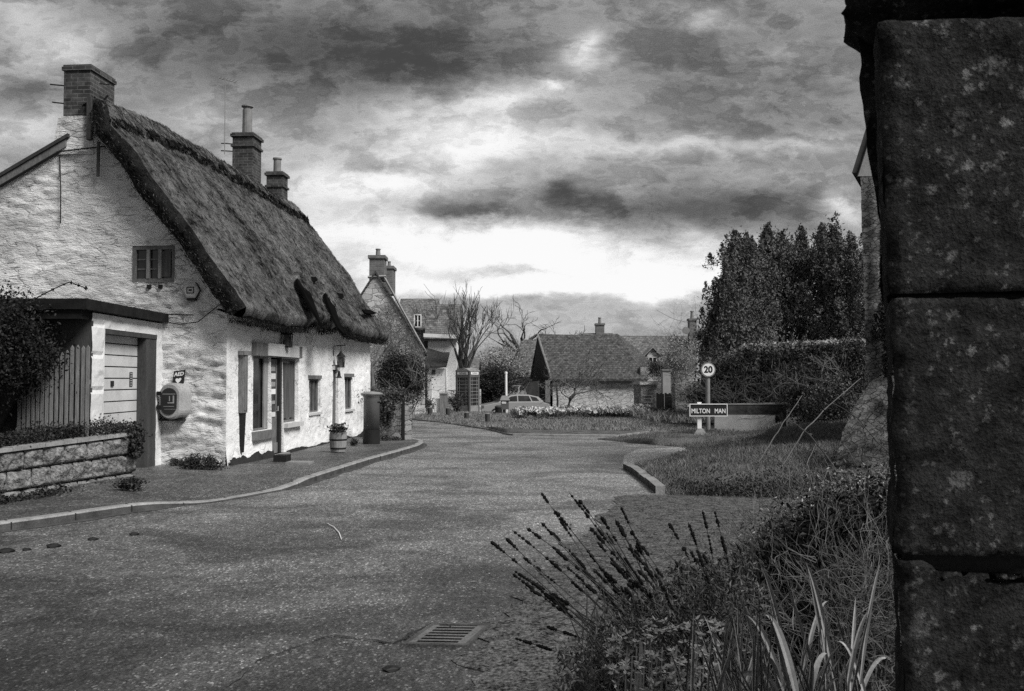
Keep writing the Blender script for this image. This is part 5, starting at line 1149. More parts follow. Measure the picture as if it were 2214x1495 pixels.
# house A with the climber-covered gable
YA = 42; zb = H(0, YA); X = lambda px, Y: PY(px, 800, Y).x; Z = lambda py, Y: PY(1107, py, Y).z
xa0, xa1 = X(704, YA), X(919, YA); hA, _, _ = gable_house('gabled_stone_house', xa0, xa1, YA, YA+13, zb-.3, Z(762, YA), Z(592, YA), 'tall stone house whose climber covered gable faces the lane', 'house', 'stonelight', 'tiley', over=.12, skew=-.19)
chim(X(797, YA), X(829, YA), YA+.02, YA+.9, Z(606, YA), Z(552, YA), 'brickfar', hA, 1, .35, .12)
chim(X(832, YA+7), X(853, YA+7), YA+6, YA+7.2, Z(640, YA+7), Z(588, YA+7)+.2, 'brickfar', hA, 1, .3, .1)
mb = MB()   # pale coping along the gable verge
for s_, xe in ((1, xa1),): mb.tube([(X(829, YA), YA-.05, Z(598, YA)), (xe+.05, YA-.05, Z(763, YA))], .05, 4)
mb.tube([(X(797, YA)-.05, YA-.05, Z(600, YA)), (X(829, YA)+.1, YA-.05, Z(598, YA))], .06, 4); mb.build('verge_coping', 'kerb', hA)
# roofs beyond: B (dark dormered range), C, lean-to
YB2 = 56; hB, _, _ = gable_house('dark_roofed_house', X(858, YB2), X(935, YB2), YB2, YB2+6, -.4, Z(712, YB2), Z(641, YB2), 'dark roofed house glimpsed right of the climber covered gable', 'house', 'stone', 'tilex', axis='x')
box_win(X(896, YB2), X(912, YB2), Z(712, YB2-.3)+.1, Z(680, YB2-.3), YB2-.3, hB, 2)
YC = 52; hC, _, _ = gable_house('tiled_house', X(925, YC), X(986, YC), YC, YC+5, -.4, Z(732, YC), Z(655, YC), 'tiled house with a white fascia behind the bare tree', 'house', 'wash2', 'tilex', axis='x', over=.2)
mb = MB(); mb.hexa([(X(917, YC), YC-.45, Z(728, YC)-.05), (X(987, YC), YC-.45, Z(731, YC)-.05), (X(987, YC), YC-.3, Z(731, YC)-.05), (X(917, YC), YC-.3, Z(728, YC)-.05), (X(917, YC), YC-.45, Z(724, YC)+.05), (X(987, YC), YC-.45, Z(727, YC)+.05), (X(987, YC), YC-.3, Z(727, YC)+.05), (X(917, YC), YC-.3, Z(724, YC)+.05)]); mb.build('fascia', 'white', hC)
YD = 50; hD = thing('low_outbuilding', (X(940, YD), YD, -.3), 'small white fronted outbuilding with a dark sloping roof left of the telephone box', 'outbuilding')
mb = MB(); mb.box(X(924, YD), YD, -.5, X(962, YD), YD+3, Z(797, YD)); mb.build('wall', 'wash', hD)
mb = MB(); mb.hexa([(X(917, YD), YD-.3, Z(798, YD)), (X(966, YD), YD-.3, Z(795, YD)), (X(975, YD+3), YD+3, Z(755, YD+3)), (X(917, YD+3), YD+3, Z(738, YD+3)), (X(917, YD), YD-.3, Z(796, YD)+.06), (X(966, YD), YD-.3, Z(793, YD)+.06), (X(975, YD+3), YD+3, Z(752, YD+3)+.06), (X(917, YD+3), YD+3, Z(736, YD+3)+.06)]); mb.build('roof', 'slate', hD)
box_win(X(934, YD), X(941, YD), Z(810, YD), Z(798, YD)-.05, YD, hD, 1, 'wood', 1)
mb = MB(); mb.box(X(926, YD), YD-.04, -.4, X(934, YD), YD-.002, Z(815, YD)); mb.build('door', 'painth', hD)
YE = 58; hE, _, _ = gable_house('far_cottage', X(962, YE), X(1004, YE), YE, YE+6, -.5, Z(782, YE), Z(738, YE), 'pale gabled cottage far beyond the telephone box', 'house', 'wash2', 'tiley', over=.25)
box_win(X(978, YE), X(996, YE), Z(772, YE), Z(757, YE), YE, hE, 2, 'wood', 1)
YF = 53; hF, _, _ = gable_house('tiled_shed', X(985, YF), X(1030, YF), YF, YF+4, -.5, Z(800, YF), Z(776, YF), 'low shed with a pale verge behind the telephone box', 'shed', 'stone', 'tilex', axis='x')
# boundary wall and gate piers near the telephone box
gw_ = thing('low_white_wall', (X(940, 46), 46, -.2), 'low white wall with a square pier left of the telephone box', 'wall'); YW = 46
mb = MB(); mb.box(X(922, YW), YW, -.4, X(950, YW), YW+.25, Z(862, YW)); mb.build('wall', 'wash', gw_); mb = MB(); mb.box(X(951, YW), YW-.15, -.4, X(967, YW), YW+.25, Z(853, YW)); mb.build('pier', 'woodgrey', gw_)
mb = MB(); mb.box(X(950, YW), YW-.18, Z(853, YW)+.003, X(968, YW), YW+.28, Z(850, YW)+.02); mb.build('pier_cap', 'kerb', gw_)
sw2 = thing('rubble_wall', (X(980, 52), 52, -.3), 'rubble wall of pale stones directly behind the telephone box', 'wall'); rough_wall('rubble', [Vector((X(966, 52), 52, -.4)), Vector((X(1040, 52), 52, -.4))], 1.5, .4, 'stonelight', sw2, 5)
sw3 = thing('rubble_wall', (X(900, 43), 43, -.1), 'collapsed rubble wall heaped with stones left of the bollards', 'wall'); rough_wall('rubble', [Vector((X(884, 41), 41.5, -.1)), Vector((X(925, 43), 44, -.2))], .55, .5, 'stonelight', sw3, 8, .1, .15, .3)
# barn
YN = 57; bx0, bx1 = X(1178, YN), X(1436, YN); ze, zr = Z(822, YN), Z(722, YN+3.2)
bx0r = X(1163, YN+3.2)
bn = thing('stone_barn', ((bx0+bx1)/2, YN, -.4), 'long stone barn with a steep stone tiled roof and dark boarded gable', 'barn')
ym = YN+3.2; yb2 = YN+6.4; xg = X(1195, YN); xr1 = X(1336, ym); xe1 = X(1420, YN)
xgb = X(1150, yb2); xgm = X(1163, ym)
mb = MB(); mb.box(xg, YN, -.6, xe1, YN+.4, ze); mb.build('wall', 'stonelight', bn)
mb = MB(); xi = .03
def gln(f): # gable wall line from front to back
    y = YN+(yb2-YN)*f; return (xg+(xgb-xg)*f, y)
p = [gln(0), gln(.42)]; mb.add([(p[0][0]-.0, p[0][1]+.01, ze), (gln(1)[0], gln(1)[1], ze-.1), (xgm, ym, zr-.05)], [(0, 1, 2)])
mb.add([(gln(.33)[0], gln(.33)[1], -.6), (gln(.62)[0], gln(.62)[1], -.6), (gln(.62)[0], gln(.62)[1], ze), (gln(.33)[0], gln(.33)[1], ze)], [(0,1,2,3)]); mb.build('boarded_gable', 'wood', bn)
mb = MB(); mb.box(xg+.1, YN+.5, -.6, xe1-.1, yb2-.1, ze-.05); mb.build('interior', 'interior', bn)
def rfn(y_sign):
    yo = YN-.25 if y_sign < 0 else yb2+.2
    def f(u, v):
        xl = xgm+((xg if y_sign < 0 else xgb)-.12-xgm)*v*1.06; xr = xr1+((X(1397, YN) if y_sign < 0 else xe1+2)-xr1)*v*1.03
        return (xl+(xr-xl)*u, ym+(yo-ym)*v, zr+(ze+.06-zr)*v+.08*fbm(u*6, v*2, 2)*math.sin(v*3.1)+.10*math.sin(u*3.14)*-1*(1-v)*.6)
    return f
mb = MB(); f_ = rfn(-1); mb.grid(f_, 60, 20); mb.grid(lambda u, v: tuple(Vector(f_(u, v))-Vector((0, .0, .12))), 20, 6); f2 = rfn(1); mb.grid(f2, 30, 8)
a0 = [f_(i/60, 1) for i in range(61)]; mb.add(a0+[tuple(Vector(q)-Vector((0, 0, .12))) for q in a0], [(i, i+1, 62+i, 61+i) for i in range(60)])
a0 = [f_(1, i/20) for i in range(21)]; b0 = [f2(1, i/20) for i in range(21)]; mb.add(a0+b0, [(i, i+1, 22+i, 21+i) for i in range(20)]); mb.build('roof', 'tilebarn', bn)
mb = MB(); a0 = [tuple(Vector(f_(0, i/20))+Vector((-.03, -.02, .02))) for i in range(21)]; mb.tube(a0, .06, 4); mb.build('verge', 'kerb', bn)
mb = MB(); q = f_(1, 1); mb.hexa([(X(1285, YN), YN-.32, ze-.16), (X(1438, YN), YN-.32, ze-.18), (X(1438, YN), YN-.02, ze-.18), (X(1285, YN), YN-.02, ze-.16), (X(1285, YN), YN-.32, ze-.06), (X(1438, YN), YN-.32, ze-.06), (X(1438, YN), YN-.02, ze-.06), (X(1285, YN), YN-.02, ze-.06)]); mb.build('gutter', 'iron', bn)
mb = MB(); mb.box(X(1385, YN), YN+.02, ze-.3, X(1432, YN), YN+3, Z(794, YN)); mb.build('lean_to', 'stone', bn)
# rear wing: cart shed
cs = thing('cart_shed', (X(1135, 66), 66, -.5), 'tiled cart shed with a dark open front behind the barn', 'shed'); Y0 = 66
mb = MB(); mb.hexa([(X(1108, Y0), Y0, Z(815, Y0)), (X(1152, Y0), Y0, Z(815, Y0)), (X(1160, Y0+3), Y0+3, Z(741, Y0+3)), (X(1127, Y0+3), Y0+3, Z(741, Y0+3)), (X(1108, Y0), Y0, Z(815, Y0)+.15), (X(1154, Y0), Y0, Z(815, Y0)+.15), (X(1168, Y0+3), Y0+3, Z(739, Y0+3)+.15), (X(1127, Y0+3), Y0+3, Z(739, Y0+3)+.15)]); mb.build('roof', 'tilex', cs)
mb = MB(); mb.box(X(1108, Y0)+.1, Y0+3.5, -.6, X(1170, Y0), Y0+3.7, Z(815, Y0)+.0); mb.build('back_wall', 'wood', cs)
for px in (1110, 1158): mb = MB(); mb.box(X(px, Y0)-.1, Y0+.3, -.6, X(px, Y0)+.1, Y0+.5, Z(815, Y0)); mb.build('post', 'wood', cs)
mb = MB(); mb.box(X(1108, Y0)-.2, Y0+3.75, -.6, X(1170, Y0), Y0+3.9, Z(815, Y0)); mb.build('lining', 'interior', cs)
# chimney of a house behind the barn
hb, _, _ = gable_house('hidden_house', X(1270, 74), X(1330, 74), 74, 80, -.5, Z(760, 74), Z(716, 77)-.3, 'house almost hidden behind the barn, only its chimney showing above the ridge', 'house', 'stonefar', 'tilex', axis='x')
chim(X(1288, 77), X(1306, 77), 76.6, 77.4, Z(730, 77), Z(700, 77), 'brickfar', hb, 1, .5, .14)
# house E to the right of the barn
YH = 64; he = thing('tiled_cottage', (X(1420, YH), YH, -.4), 'tiled cottage with a small gabled dormer and end chimney right of the barn', 'house')
gable_house('', X(1330, YH), X(1500, YH), YH, YH+6, -.5, Z(790, YH), Z(730, YH+3), '', '', 'stonelight', 'tilex', axis='x', parent=he)
chim(X(1488, YH+2), X(1503, YH+2), YH+1.4, YH+2.1, Z(800, YH+2), Z(690, YH+2), 'brickfar', he, 1, .55, .13)
mb = MB(); mb.lathe([(.02, 0), (.25, .06), (.27, .1)], (X(1483, YH+1.2), YH+1.2, Z(715, YH+1)), 14, ax); mb.build('satellite_dish', 'post', he)
dw0, dw1 = X(1402, YH-.6), X(1421, YH-.6); zt_, zb__ = Z(772, YH-.6), Z(800, YH-.6)
mb = MB(); mb.prism([(dw0-.1, YH-.5, zb__-.3), (dw1+.1, YH-.5, zb__-.3), (dw1+.1, YH-.5, zt_+.05), ((dw0+dw1)/2, YH-.5, zt_+.6), (dw0-.1, YH-.5, zt_+.05)], (0, 2.5, 0)); dm = mb.build('dormer', 'stonelight', he)
mb = MB(); xm = (dw0+dw1)/2
for s_ in (-1, 1): e = xm+s_*.62; mb.hexa([(xm, YH-.7, zt_+.62), (e, YH-.7, zt_-.0), (e, YH+2, zt_), (xm, YH+2, zt_+.62), (xm, YH-.7, zt_+.70), (e, YH-.7, zt_+.08), (e, YH+2, zt_+.08), (xm, YH+2, zt_+.70)])
mb.build('roof', 'kerb', dm); box_win(dw0, dw1, zb__, zt_, YH-.5, dm, 2, 'painth', 1)
mb = MB(); mb.tube([(X(1380, YH), YH-.3, Z(793, YH)), (X(1475, YH), YH-.3, Z(790, YH))], .06, 5); mb.build('gutter', 'iron', he)
# yard walls, block with painted bars, gates
yw = thing('yard_building', (X(1397, 50), 50, -.3), 'small grey block building with three white painted bars beside the dark gateway', 'outbuilding'); Yq = 50
mb = MB(); mb.box(X(1386, Yq), Yq, -.5, X(1420, Yq), Yq+3, Z(832, Yq)); mb.build('wall', 'stone', yw); mb = MB(); mb.box(X(1383, Yq), Yq-.1, Z(832, Yq)+.002, X(1432, Yq), Yq+3, Z(826, Yq)); mb.build('roof_slab', 'stonelight', yw)
mb = MB()
for py in (855, 862, 870): mb.box(X(1391, Yq), Yq-.02, Z(py+1.3, Yq), X(1409, Yq), Yq-.004, Z(py-.6, Yq))
mb.box(X(1408, Yq), Yq-.018, Z(870, Yq), X(1410.5, Yq), Yq-.003, Z(855, Yq)); mb.build('painted_bar', 'painth', yw)
gp = thing('gate_pillar', (X(1440, 49), 49, -.3), 'tall pale rendered gate pillar beside the dark gate', 'pillar'); mb = MB(); mb.box(X(1433, 49), 49, -.5, X(1450, 49), 49.6, Z(802, 49)); mb.build('shaft', 'panel', gp); mb = MB(); mb.box(X(1431, 49), 48.95, Z(802, 49)+.003, X(1452, 49), 49.65, Z(799, 49)); mb.build('cap', 'slab', gp)
dgt = thing('yard_gate', (X(1440, 47), 47, -.3), 'dark boarded double gate between the yard walls', 'gate')
for a_, b_ in ((1419, 1436), (1437, 1455)):
    mb = MB(); n = 4
    for k in range(n): xa, xb = X(a_, 47), X(b_, 47); mb.box(xa+(xb-xa)*k/n, 47, -.4, xa+(xb-xa)*(k+.93)/n, 47.08, Z(850+((k % 2)*2), 47))
    mb.build('leaf', 'iron', dgt)
yl = thing('yard_wall', (X(1470, 46), 46, -.3), 'rendered yard wall running right from the dark gate', 'wall'); rough_wall('wall', [Vector((X(1456, 46), 46, -.3)), Vector((X(1520, 46), 46.5, -.1)), Vector((14, 44, .1))], 1.75, .35, 'stone', yl, 4, .02)
# overhead wire
wi_ = MB(); a, b = PY(1420, 679, 60), PY(1560, 697, 45); pts = [a.lerp(b, i/12)-Vector((0, 0, .5*math.sin(math.pi*i/12)))+Vector((0, 0, .25)) for i in range(13)]; pts = [PY(1180, 655, 90)]+pts
wi_.tube(pts[1:]+[Vector((22, 36, 5.0))], .012, 4); tag(wi_.build('overhead_wire', 'post', org=a), 'thin overhead wire sagging from the chimney to the dark conifers', 'wire')

# ================= TREES AND SHRUBS =================
def bare_tree(px, pyb, pyt, Y, lab, seed, r0=.16, depth=5, spread=.45, trunk=.35, up=.3, m='bark', z0=None, wig=.18, kids=3, name='bare_tree', lf=.42):
    R = random.Random(seed); x = PY(px, 800, Y).x; z0 = H(0, Y)-.1 if z0 is None else z0; zt = PY(px, pyt, Y).z; h = zt-z0
    o = thing(name, (x, Y, z0), lab, 'tree'); mb = MB(); zt0 = z0+h*trunk
    mb.tube([(x, Y, z0-.3), (x+.03*h*R.uniform(-1, 1), Y, z0+h*trunk*.5), (x, Y, zt0)], [r0*1.3, r0, r0*.85], 8, cap=False); mb.build('trunk', m, o)
    mb = MB(); n = R.choice((3, 4))
    for k in range(n+1):
        a = 6.28*k/(n+1)+R.uniform(-.4, .4); branches(mb, (x, Y, zt0-R.uniform(0, .1)*h), (math.cos(a)*spread*1.5, math.sin(a)*spread, 1), h*(1-trunk)*lf, r0*.55, depth-1, R, spread, up, 5, kids, wig, Y*.00028)
    mb.build('crown', m, o); return o
bare_tree(930, 800, 610, 54, 'bare upright tree rising behind the outbuilding roofs', 3, .20, 4, .42, .42, kids=3)
bare_tree(1003, 800, 632, 50, 'pollarded bare tree with tall curving limbs above the telephone box', 5, .20, 5, .26, .36, up=.34, wig=.20, kids=3, lf=.44)
bare_tree(1131, 800, 655, 70, 'wide spreading bare tree left of the barn ridge', 8, .34, 5, .62, .55, up=.10, wig=.25, kids=2, lf=.55)
bare_tree(1240, 800, 700, 80, 'small bare treetop just above the middle of the barn roof', 12, .16, 4, .6, .6)
bare_tree(1203, 905, 812, 46, 'thin straight young tree in the flower bed by the barn', 15, .05, 4, .9, .78, up=.0, z0=-.2, m='bark')
R_ = random.Random(7); Yt = 45; x = X(1222, Yt); ot = thing('leaning_tree', (x, Yt, -.2), 'small leaning tree with a bent trunk and twiggy crown before the barn wall', 'tree')
mb = MB(); pts = [PY(1222, 906, Yt), PY(1229, 880, Yt), PY(1233, 862, Yt), PY(1243, 852, Yt), PY(1243, 840, Yt)]; mb.tube(pts, [.11, .10, .10, .08, .06], 7); mb.build('trunk', 'bark', ot)
mb = MB()
for q, d in ((pts[3], (1, 0, .2)), (pts[4], (-1, .2, .4)), (pts[4], (.3, -.2, 1)), (pts[3], (.8, .4, .6)), (pts[2], (-1, 0, .5)), (pts[4], (1, .3, .5)), (pts[4], (-.8, -.3, .1))): branches(mb, q, d, 1.0, .035, 4, R_, .6, .05, 4, 3, .3, .010)
mb.build('crown', 'twig', ot)
# climber on house A (bare vine) and round bush
cl = thing('wall_climber', (X(850, YA), YA-.2, 0), 'leafless climber spread across the stone gable', 'climber'); mb = MB(); R_ = random.Random(17)
for k in range(9):
    px = R_.uniform(790, 912); p = Vector((X(px, YA), YA-.15, Z(R_.uniform(860, 790), YA)))
    branches(mb, p, (R_.uniform(-.6, .6), 0, 1), 1.6, .035, 4, R_, .5, .15, 4, 3, .35, .009)
for i, v in enumerate(mb.v):
    y = YA-.35+.28*math.tanh((v[1]-YA)*2); mb.v[i] = (min(v[0], xa1-.05-max(0, (v[2]-Z(762, YA)))*.62), min(y, YA-.04), v[2])
mb.build('vines', 'twig', cl)
r2 = np.random.default_rng(41); C = cloud(r2, 900, (X(850, YA), YA-.25, 2.3), (2.6, .25, 2.2), 50, .2, .3); C = C[C[:, 0] < xa1-.1-np.maximum(0, C[:, 2]-Z(762, YA))*.62]; mb = MB(); mb.leaves(C, .08, r2, .5); mb.build('foliage', 'leafpale', cl)
bt = bare_tree(803, 960, 650, 34, 'bare spindly tree against the far corner of the thatched cottage', 19, .07, 3, .5, .5, z0=0, m='twig', up=.2)
rb = thing('round_bush', (X(868, 38), 38, 0), 'dense round dark bush in front of the stone gable', 'bush'); cxb = X(871, 38)
mb = MB(); mb.leaves(np.concatenate([cloud(r2, 26000, (cxb, 38, Z(815, 38)), (1.0, .9, 1.05), 60, .20, .6)]), .075, r2, .55); mb.build('foliage', 'leafdark', rb)
mb = MB(); R_ = random.Random(5)
for k in range(4): branches(mb, (cxb+R_.uniform(-.3, .3), 38, .0), (R_.uniform(-.6, .6), R_.uniform(-.5, .3), 1), 1.5, .03, 3, R_, .5, .1, 4, 3, .3, .010)
mb.build('stem', 'cane', rb)
def bush(name, px, py, Y, rad, n, size, m, lab, seed, clumps=24, cat='bush', base=None, tight=.24, twigs=6, asp=.55):
    r2 = np.random.default_rng(seed); c = PY(px, py, Y); zb_ = base if base is not None else H(0, Y); o = thing(name, (c.x, Y, zb_), lab, cat)
    mb = MB(); mb.leaves(cloud(r2, n, c, rad, clumps, tight, .7), size, r2, asp); mb.build('foliage', m, o); R = random.Random(seed); mb = MB()
    for k in range(twigs): branches(mb, (c.x+R.uniform(-.4, .4)*rad[0], Y+R.uniform(-.3, .3)*rad[1], zb_-.05), (R.uniform(-.7, .7), R.uniform(-.5, .3), 1), max(.3, c.z-zb_)*.8, .02+.012*rad[2], 3, R, .5, .1, 4, 3, .3, .008)
    mb.build('stem', 'twig' if n < 9000 else 'bark', o); return o
bush('thicket', 1075, 800, 62, (1.9, 1.5, 1.2), 7000, .13, 'leafpale', 'loose twiggy thicket behind the telephone box', 51, 40, tight=.3, twigs=16)
bush('thicket', 1098, 778, 68, (1.6, 1.2, 1.0), 2600, .13, 'leafpale', 'paler airy thicket left of the cart shed roof', 52, 30, tight=.33, twigs=16)
bush('dark_bush', 1068, 838, 58, (1.35, .9, 1.25), 12000, .11, 'leafdark', 'dense dark bush between the telephone box and the cart shed', 53, 30)
bush('dark_bush', 1040, 845, 60, (.9, .7, 1.2), 6000, .11, 'leafdark', 'dark bush partly hidden by the telephone box', 54, 20)
bush('garden_shrub', 905, 880, 43, (.7, .5, .45), 2500, .08, 'leaf', 'scrubby shrub beside the collapsed rubble wall', 55, 16)
bush('garden_shrub', 965, 785, 55, (.5, .5, 1.1), 3000, .10, 'leafdark', 'dark shrub growing beside the outbuilding roof', 56, 16)
bush('garden_shrub', 985, 870, 49, (.35, .4, .5), 1300, .08, 'leafdark', 'small dark shrub at the left foot of the telephone box', 57, 10)
bush('garden_shrub', 1465, 770, 58, (1.0, .7, 1.2), 4500, .11, 'leafpale', 'pale shrub in front of the tiled cottage chimney end', 58, 22, tight=.3)
bush('garden_shrub', 1420, 800, 52, (.7, .5, .45), 2200, .09, 'leafdark', 'dark shrub below the dormer of the tiled cottage', 59, 16)
bush('garden_shrub', 1530, 740, 62, (1.1, .8, 1.0), 5000, .11, 'leafdark', 'small dark tree top between the chimney and the conifers', 60, 18)
bush('garden_shrub', 1435, 893, 46, (.9, .5, .30), 2600, .07, 'leafdark', 'low dark planting at the foot of the yard gate', 61, 16, base=-.3)
bush('garden_shrub', 1400, 912, 38, (1.1, .6, .22), 3000, .06, 'leaf', 'scrubby growth at the right end of the village green', 62, 16, base=0)
# daffodil bed
df = thing('daffodil_bed', (X(1240, 45), 45, -.2), 'drift of pale daffodils growing in front of the barn', 'flowers'); r2 = np.random.default_rng(70)
P_ = []; 
for k in range(2600):
    px = r2.uniform(1112, 1400); Y = r2.uniform(38.5, 43.5); x = PY(px, 800, Y).x; 
    if fbm(x*.9, Y*.7, 3)+r2.uniform(-.2, .2) > .04: P_.append((x, Y, isl_z(x, Y)))
P_ = np.array(P_); mb = MB(); mb.blades(np.repeat(P_, 4, 0)+r2.normal(size=(len(P_)*4, 3))*np.array([.08, .08, 0]), .22, .03, r2, .3); f_o = mb.build('leaves', 'leaf', df); f_o['kind'] = 'stuff'
hd_ = P_[r2.uniform(size=len(P_)) < .6]; hd_ = hd_+np.stack([r2.normal(size=len(hd_))*.05, r2.normal(size=len(hd_))*.05, r2.uniform(.18, .36, len(hd_))], 1)
mb = MB(); mb.leaves(np.repeat(hd_, 3, 0), .17, r2, .95); f_o = mb.build('flowers', 'petal', df); f_o['kind'] = 'stuff'
for i, (px, py, Y, s_, lab) in enumerate(((1125, 910, 37.5, .4, 'left'), (1165, 912, 37.3, .5, 'left middle'), (1212, 912, 37.3, .5, 'middle'), (1262, 914, 37, .45, 'right'))):
    bush('tussock', px, py, Y, (s_, .35, .18), 1100, .07, 'leafdark', 'dark leafy tussock at the front of the daffodil bed, the %s one of four' % lab, 80+i, 8, 'plant', base=isl_z(PY(px, py, Y).x, Y), twigs=3)
bush('daffodil_clump', 1365, 886, 42, (.25, .2, .10), 120, .10, 'petal', 'isolated clump of white daffodils right of the main drift', 90, 5, 'flowers', base=-.05, twigs=3)
bush('daffodil_clump', 1395, 902, 40, (.6, .3, .08), 150, .08, 'petal', 'sparse low daffodils near the right corner of the green', 91, 8, 'flowers', base=-.02, twigs=3)
# dark conifers on the right
def conifer(px, pyt, Y, wpx, lab, seed, n=9000, pyb=800, low=.0, jag=1, m='leafdark'):
    r2 = np.random.default_rng(seed); x = PY(px, 800, Y).x; z0 = 0; zt = PY(px, pyt, Y).z; w_ = wpx*Y/FPX/2; o = thing('conifer', (x, Y, z0), lab, 'tree', None)
    mb = MB(); mb.tube([(x, Y, -.2), (x, Y, zt*.6), (x, Y, zt*.97)], [.28, .15, .02], 8); mb.build('trunk', 'bark', o)
    # upswept sprays arranged round the trunk
    ns = int(n/55); C = []; 
    for k in range(ns):
        f = r2.uniform(0, 1)**.85; z = .9+(zt-1.2)*f; prof = ((1-f)**1.0+.25*(f < .9))*(.8+.2*math.sin(f*11+seed+3*math.sin(seed)))*1.2; a = r2.uniform(0, 6.283); rr = w_*prof*r2.uniform(.35, 1.08)
        c = np.array([x+math.cos(a)*rr, Y+math.sin(a)*rr, z+.25*r2.normal()]); t = r2.uniform(0, 1, 55)[:, None]; ln = .35+.55*(1-f)
        C.append(c+t*np.array([math.cos(a)*.25, math.sin(a)*.25, 1])*ln+r2.normal(size=(55, 3))*(.16*(1.1-t)))
    t = r2.uniform(0, 1, 260)[:, None]; C.append(np.array([x, Y, zt-1.1])+t*np.array([0, 0, 1.15])+r2.normal(size=(260, 3))*np.array([.2, .2, .05])*(1.05-t))
    for q in range(9):
        a = r2.uniform(0, 6.283); rr = w_*r2.uniform(.25, .95); zz0 = zt-.5-rr*r2.uniform(.6, 1.6); t = r2.uniform(0, 1, 150)[:, None]; C.append(np.array([x+math.cos(a)*rr, Y+math.sin(a)*rr, zz0])+t*np.array([math.cos(a)*.1, 0, r2.uniform(.5, 1.1)])+r2.normal(size=(150, 3))*np.array([.17, .17, .05])*(1.1-t))
    mb = MB(); mb.leaves(np.concatenate(C), .125, r2, .42, up=(0, 0, .7)); mb.build('crown', 'conifer', o); return o
sp = [(1592,512,36,80,'pale-edged leftmost narrow conifer of the dark group'),(1622,520,38,90,'second conifer from the left in the dark group'),(1662,497,40,130,'conifer with twin spiky top left of centre in the dark group'),(1693,503,41,120,'conifer just left of the middle of the dark group'),(1735,508,40,130,'broad conifer in the middle of the dark group'),(1783,495,42,120,'conifer with the highest spire right of centre'),(1806,494,39,110,'tall slim conifer nearest the right building'),(1845,528,38,100,'conifer half hidden behind the right building edge'),(1575,590,35,70,'short leaning conifer at the lower left of the dark group'),(1562,640,36,60,'lowest conifer at the outer left edge of the dark group')]
for i, (px, pyt, Y, wpx, lab) in enumerate(sp): conifer(px, pyt, Y, wpx*1.45, lab, 100+i, 19000 if i < 8 else 9000)
# boundary hedge: clipped top, tangled face
hh = thing('overgrown_hedge', (9, 32, .3), 'long overgrown hedge with a lighter clipped top below the conifers', 'hedge'); r2 = np.random.default_rng(130)
n = 30000; u = r2.uniform(0, 1, n); px = 1520+u*350; Y = 33+r2.uniform(-.7, .9, n)-u*5; topy = np.interp(px, [1520, 1560, 1600, 1870], [790, 775, 752, 740])+r2.normal(size=n)*5
xs_ = (px-1107)/FPX*Y; zt = EYE+(820-topy)/FPX*Y; zz_ = .2+(zt-.2)*r2.uniform(0, 1, n)**.7; bulge = np.sin(px*.05)*.25+np.sin(px*.13)*.15
C = np.stack([xs_, Y+bulge, zz_], 1); mb = MB(); mb.leaves(C, .12, r2, .5); mb.build('foliage', 'hedgeleaf', hh)
n = 9500; u = r2.uniform(0, 1, n); px = 1590+u*280; Y = 33+r2.uniform(-.9, .9, n)-u*5; topy = np.interp(px, [1590, 1610, 1870], [765, 752, 740])+r2.normal(size=n)*3
mb = MB(); mb.leaves(np.stack([(px-1107)/FPX*Y, Y, EYE+(820-topy)/FPX*Y], 1), .11, r2, .5, up=(0, 0, .3)); mb.build('clipped_top', 'leafpale', hh)
mb = MB(); R_ = random.Random(31)
for k in range(40): px = R_.uniform(1530, 1860); Y = 31.5-(px-1520)/350*4.5; branches(mb, ((px-1107)/FPX*Y, Y, .3), (R_.uniform(-.8, .8), -.2, 1), 1.0, .035, 3, R_, .6, .05, 4, 3, .35, .010)
mb.build('stems', 'bark', hh); hb2 = MB(); hb2.box(X(1535, 33)+.2, 33.4, -.1, X(1870, 29)+1.5, 34.2, 2.2); hb2.build('inner_shade_core', 'leafblack', hh)  # black box added to stand for the shade inside the hedge
bush('shrub', 1778, 850, 24, (.85, .8, .95), 10000, .07, 'leafdark', 'tangled shrub right of the boundary posts', 140, 34, base=.4, twigs=14)
bush('shrub', 1790, 870, 21, (.6, .6, .55), 5000, .06, 'leaf', 'smaller tangled shrub with a black hollow near the right building', 141, 20, base=.6, twigs=10)
bush('shrub', 1838, 800, 22, (.40, .5, .8), 4500, .06, 'leafdark', 'rounded shrub against the left corner of the right building', 142, 16, base=.6, twigs=6)
bush('shrub', 1550, 850, 33.5, (1.1, .6, 1.0), 6000, .09, 'leaf', 'mixed shrub directly behind the speed limit sign', 143, 24, base=.2, twigs=10)
# building at right
YR = 15.5; rx = X(1872, YR); rb_ = thing('stone_house_end', (rx+1.5, YR, .7), 'stone house end with a projecting eaves corner beside the gatepost', 'house')
ze = Z(384, YR); mb = MB(); mb.grid(lambda u, v: (rx+.10*(1-v)-.05+u*3.2+.02*fbm(u*4, v*9, 1), YR+.03*fbm(u*9, v*14, 3), .3+v*(ze-.3)), 40, 90); mb.add([(rx+.02, YR, .3), (rx+.02, YR+.01, ze), (rx+2.0, YR+4, ze), (rx+2.0, YR+4, .3)], [(0,1,2,3)])
mb.add([(rx-.03, YR, ze), (rx+3.2, YR, ze), (rx+3.2, YR, ze+1.6), (rx+.62, YR, ze+1.6)], [(0,1,2,3)]); mb.build('wall', 'stonesmall', rb_, smooth=True)
a = PY(1842, 374, YR-.2); b = PY(1869, 288, YR-.2); dirv = (b-a).normalized(); e = a+dirv*2.4
mb = MB(); nn_ = Vector((-dirv.z, 0, dirv.x)); q = [a, e, e-nn_*.0+Vector((.16, 0, -.05)), a+Vector((.16, 0, -.02))]
mb.prism([a, e, e+Vector((.14, 0, 0)), a+Vector((.14, 0, -.0))], (2.0, 4, 0)); mb.build('roof', 'slate', rb_)
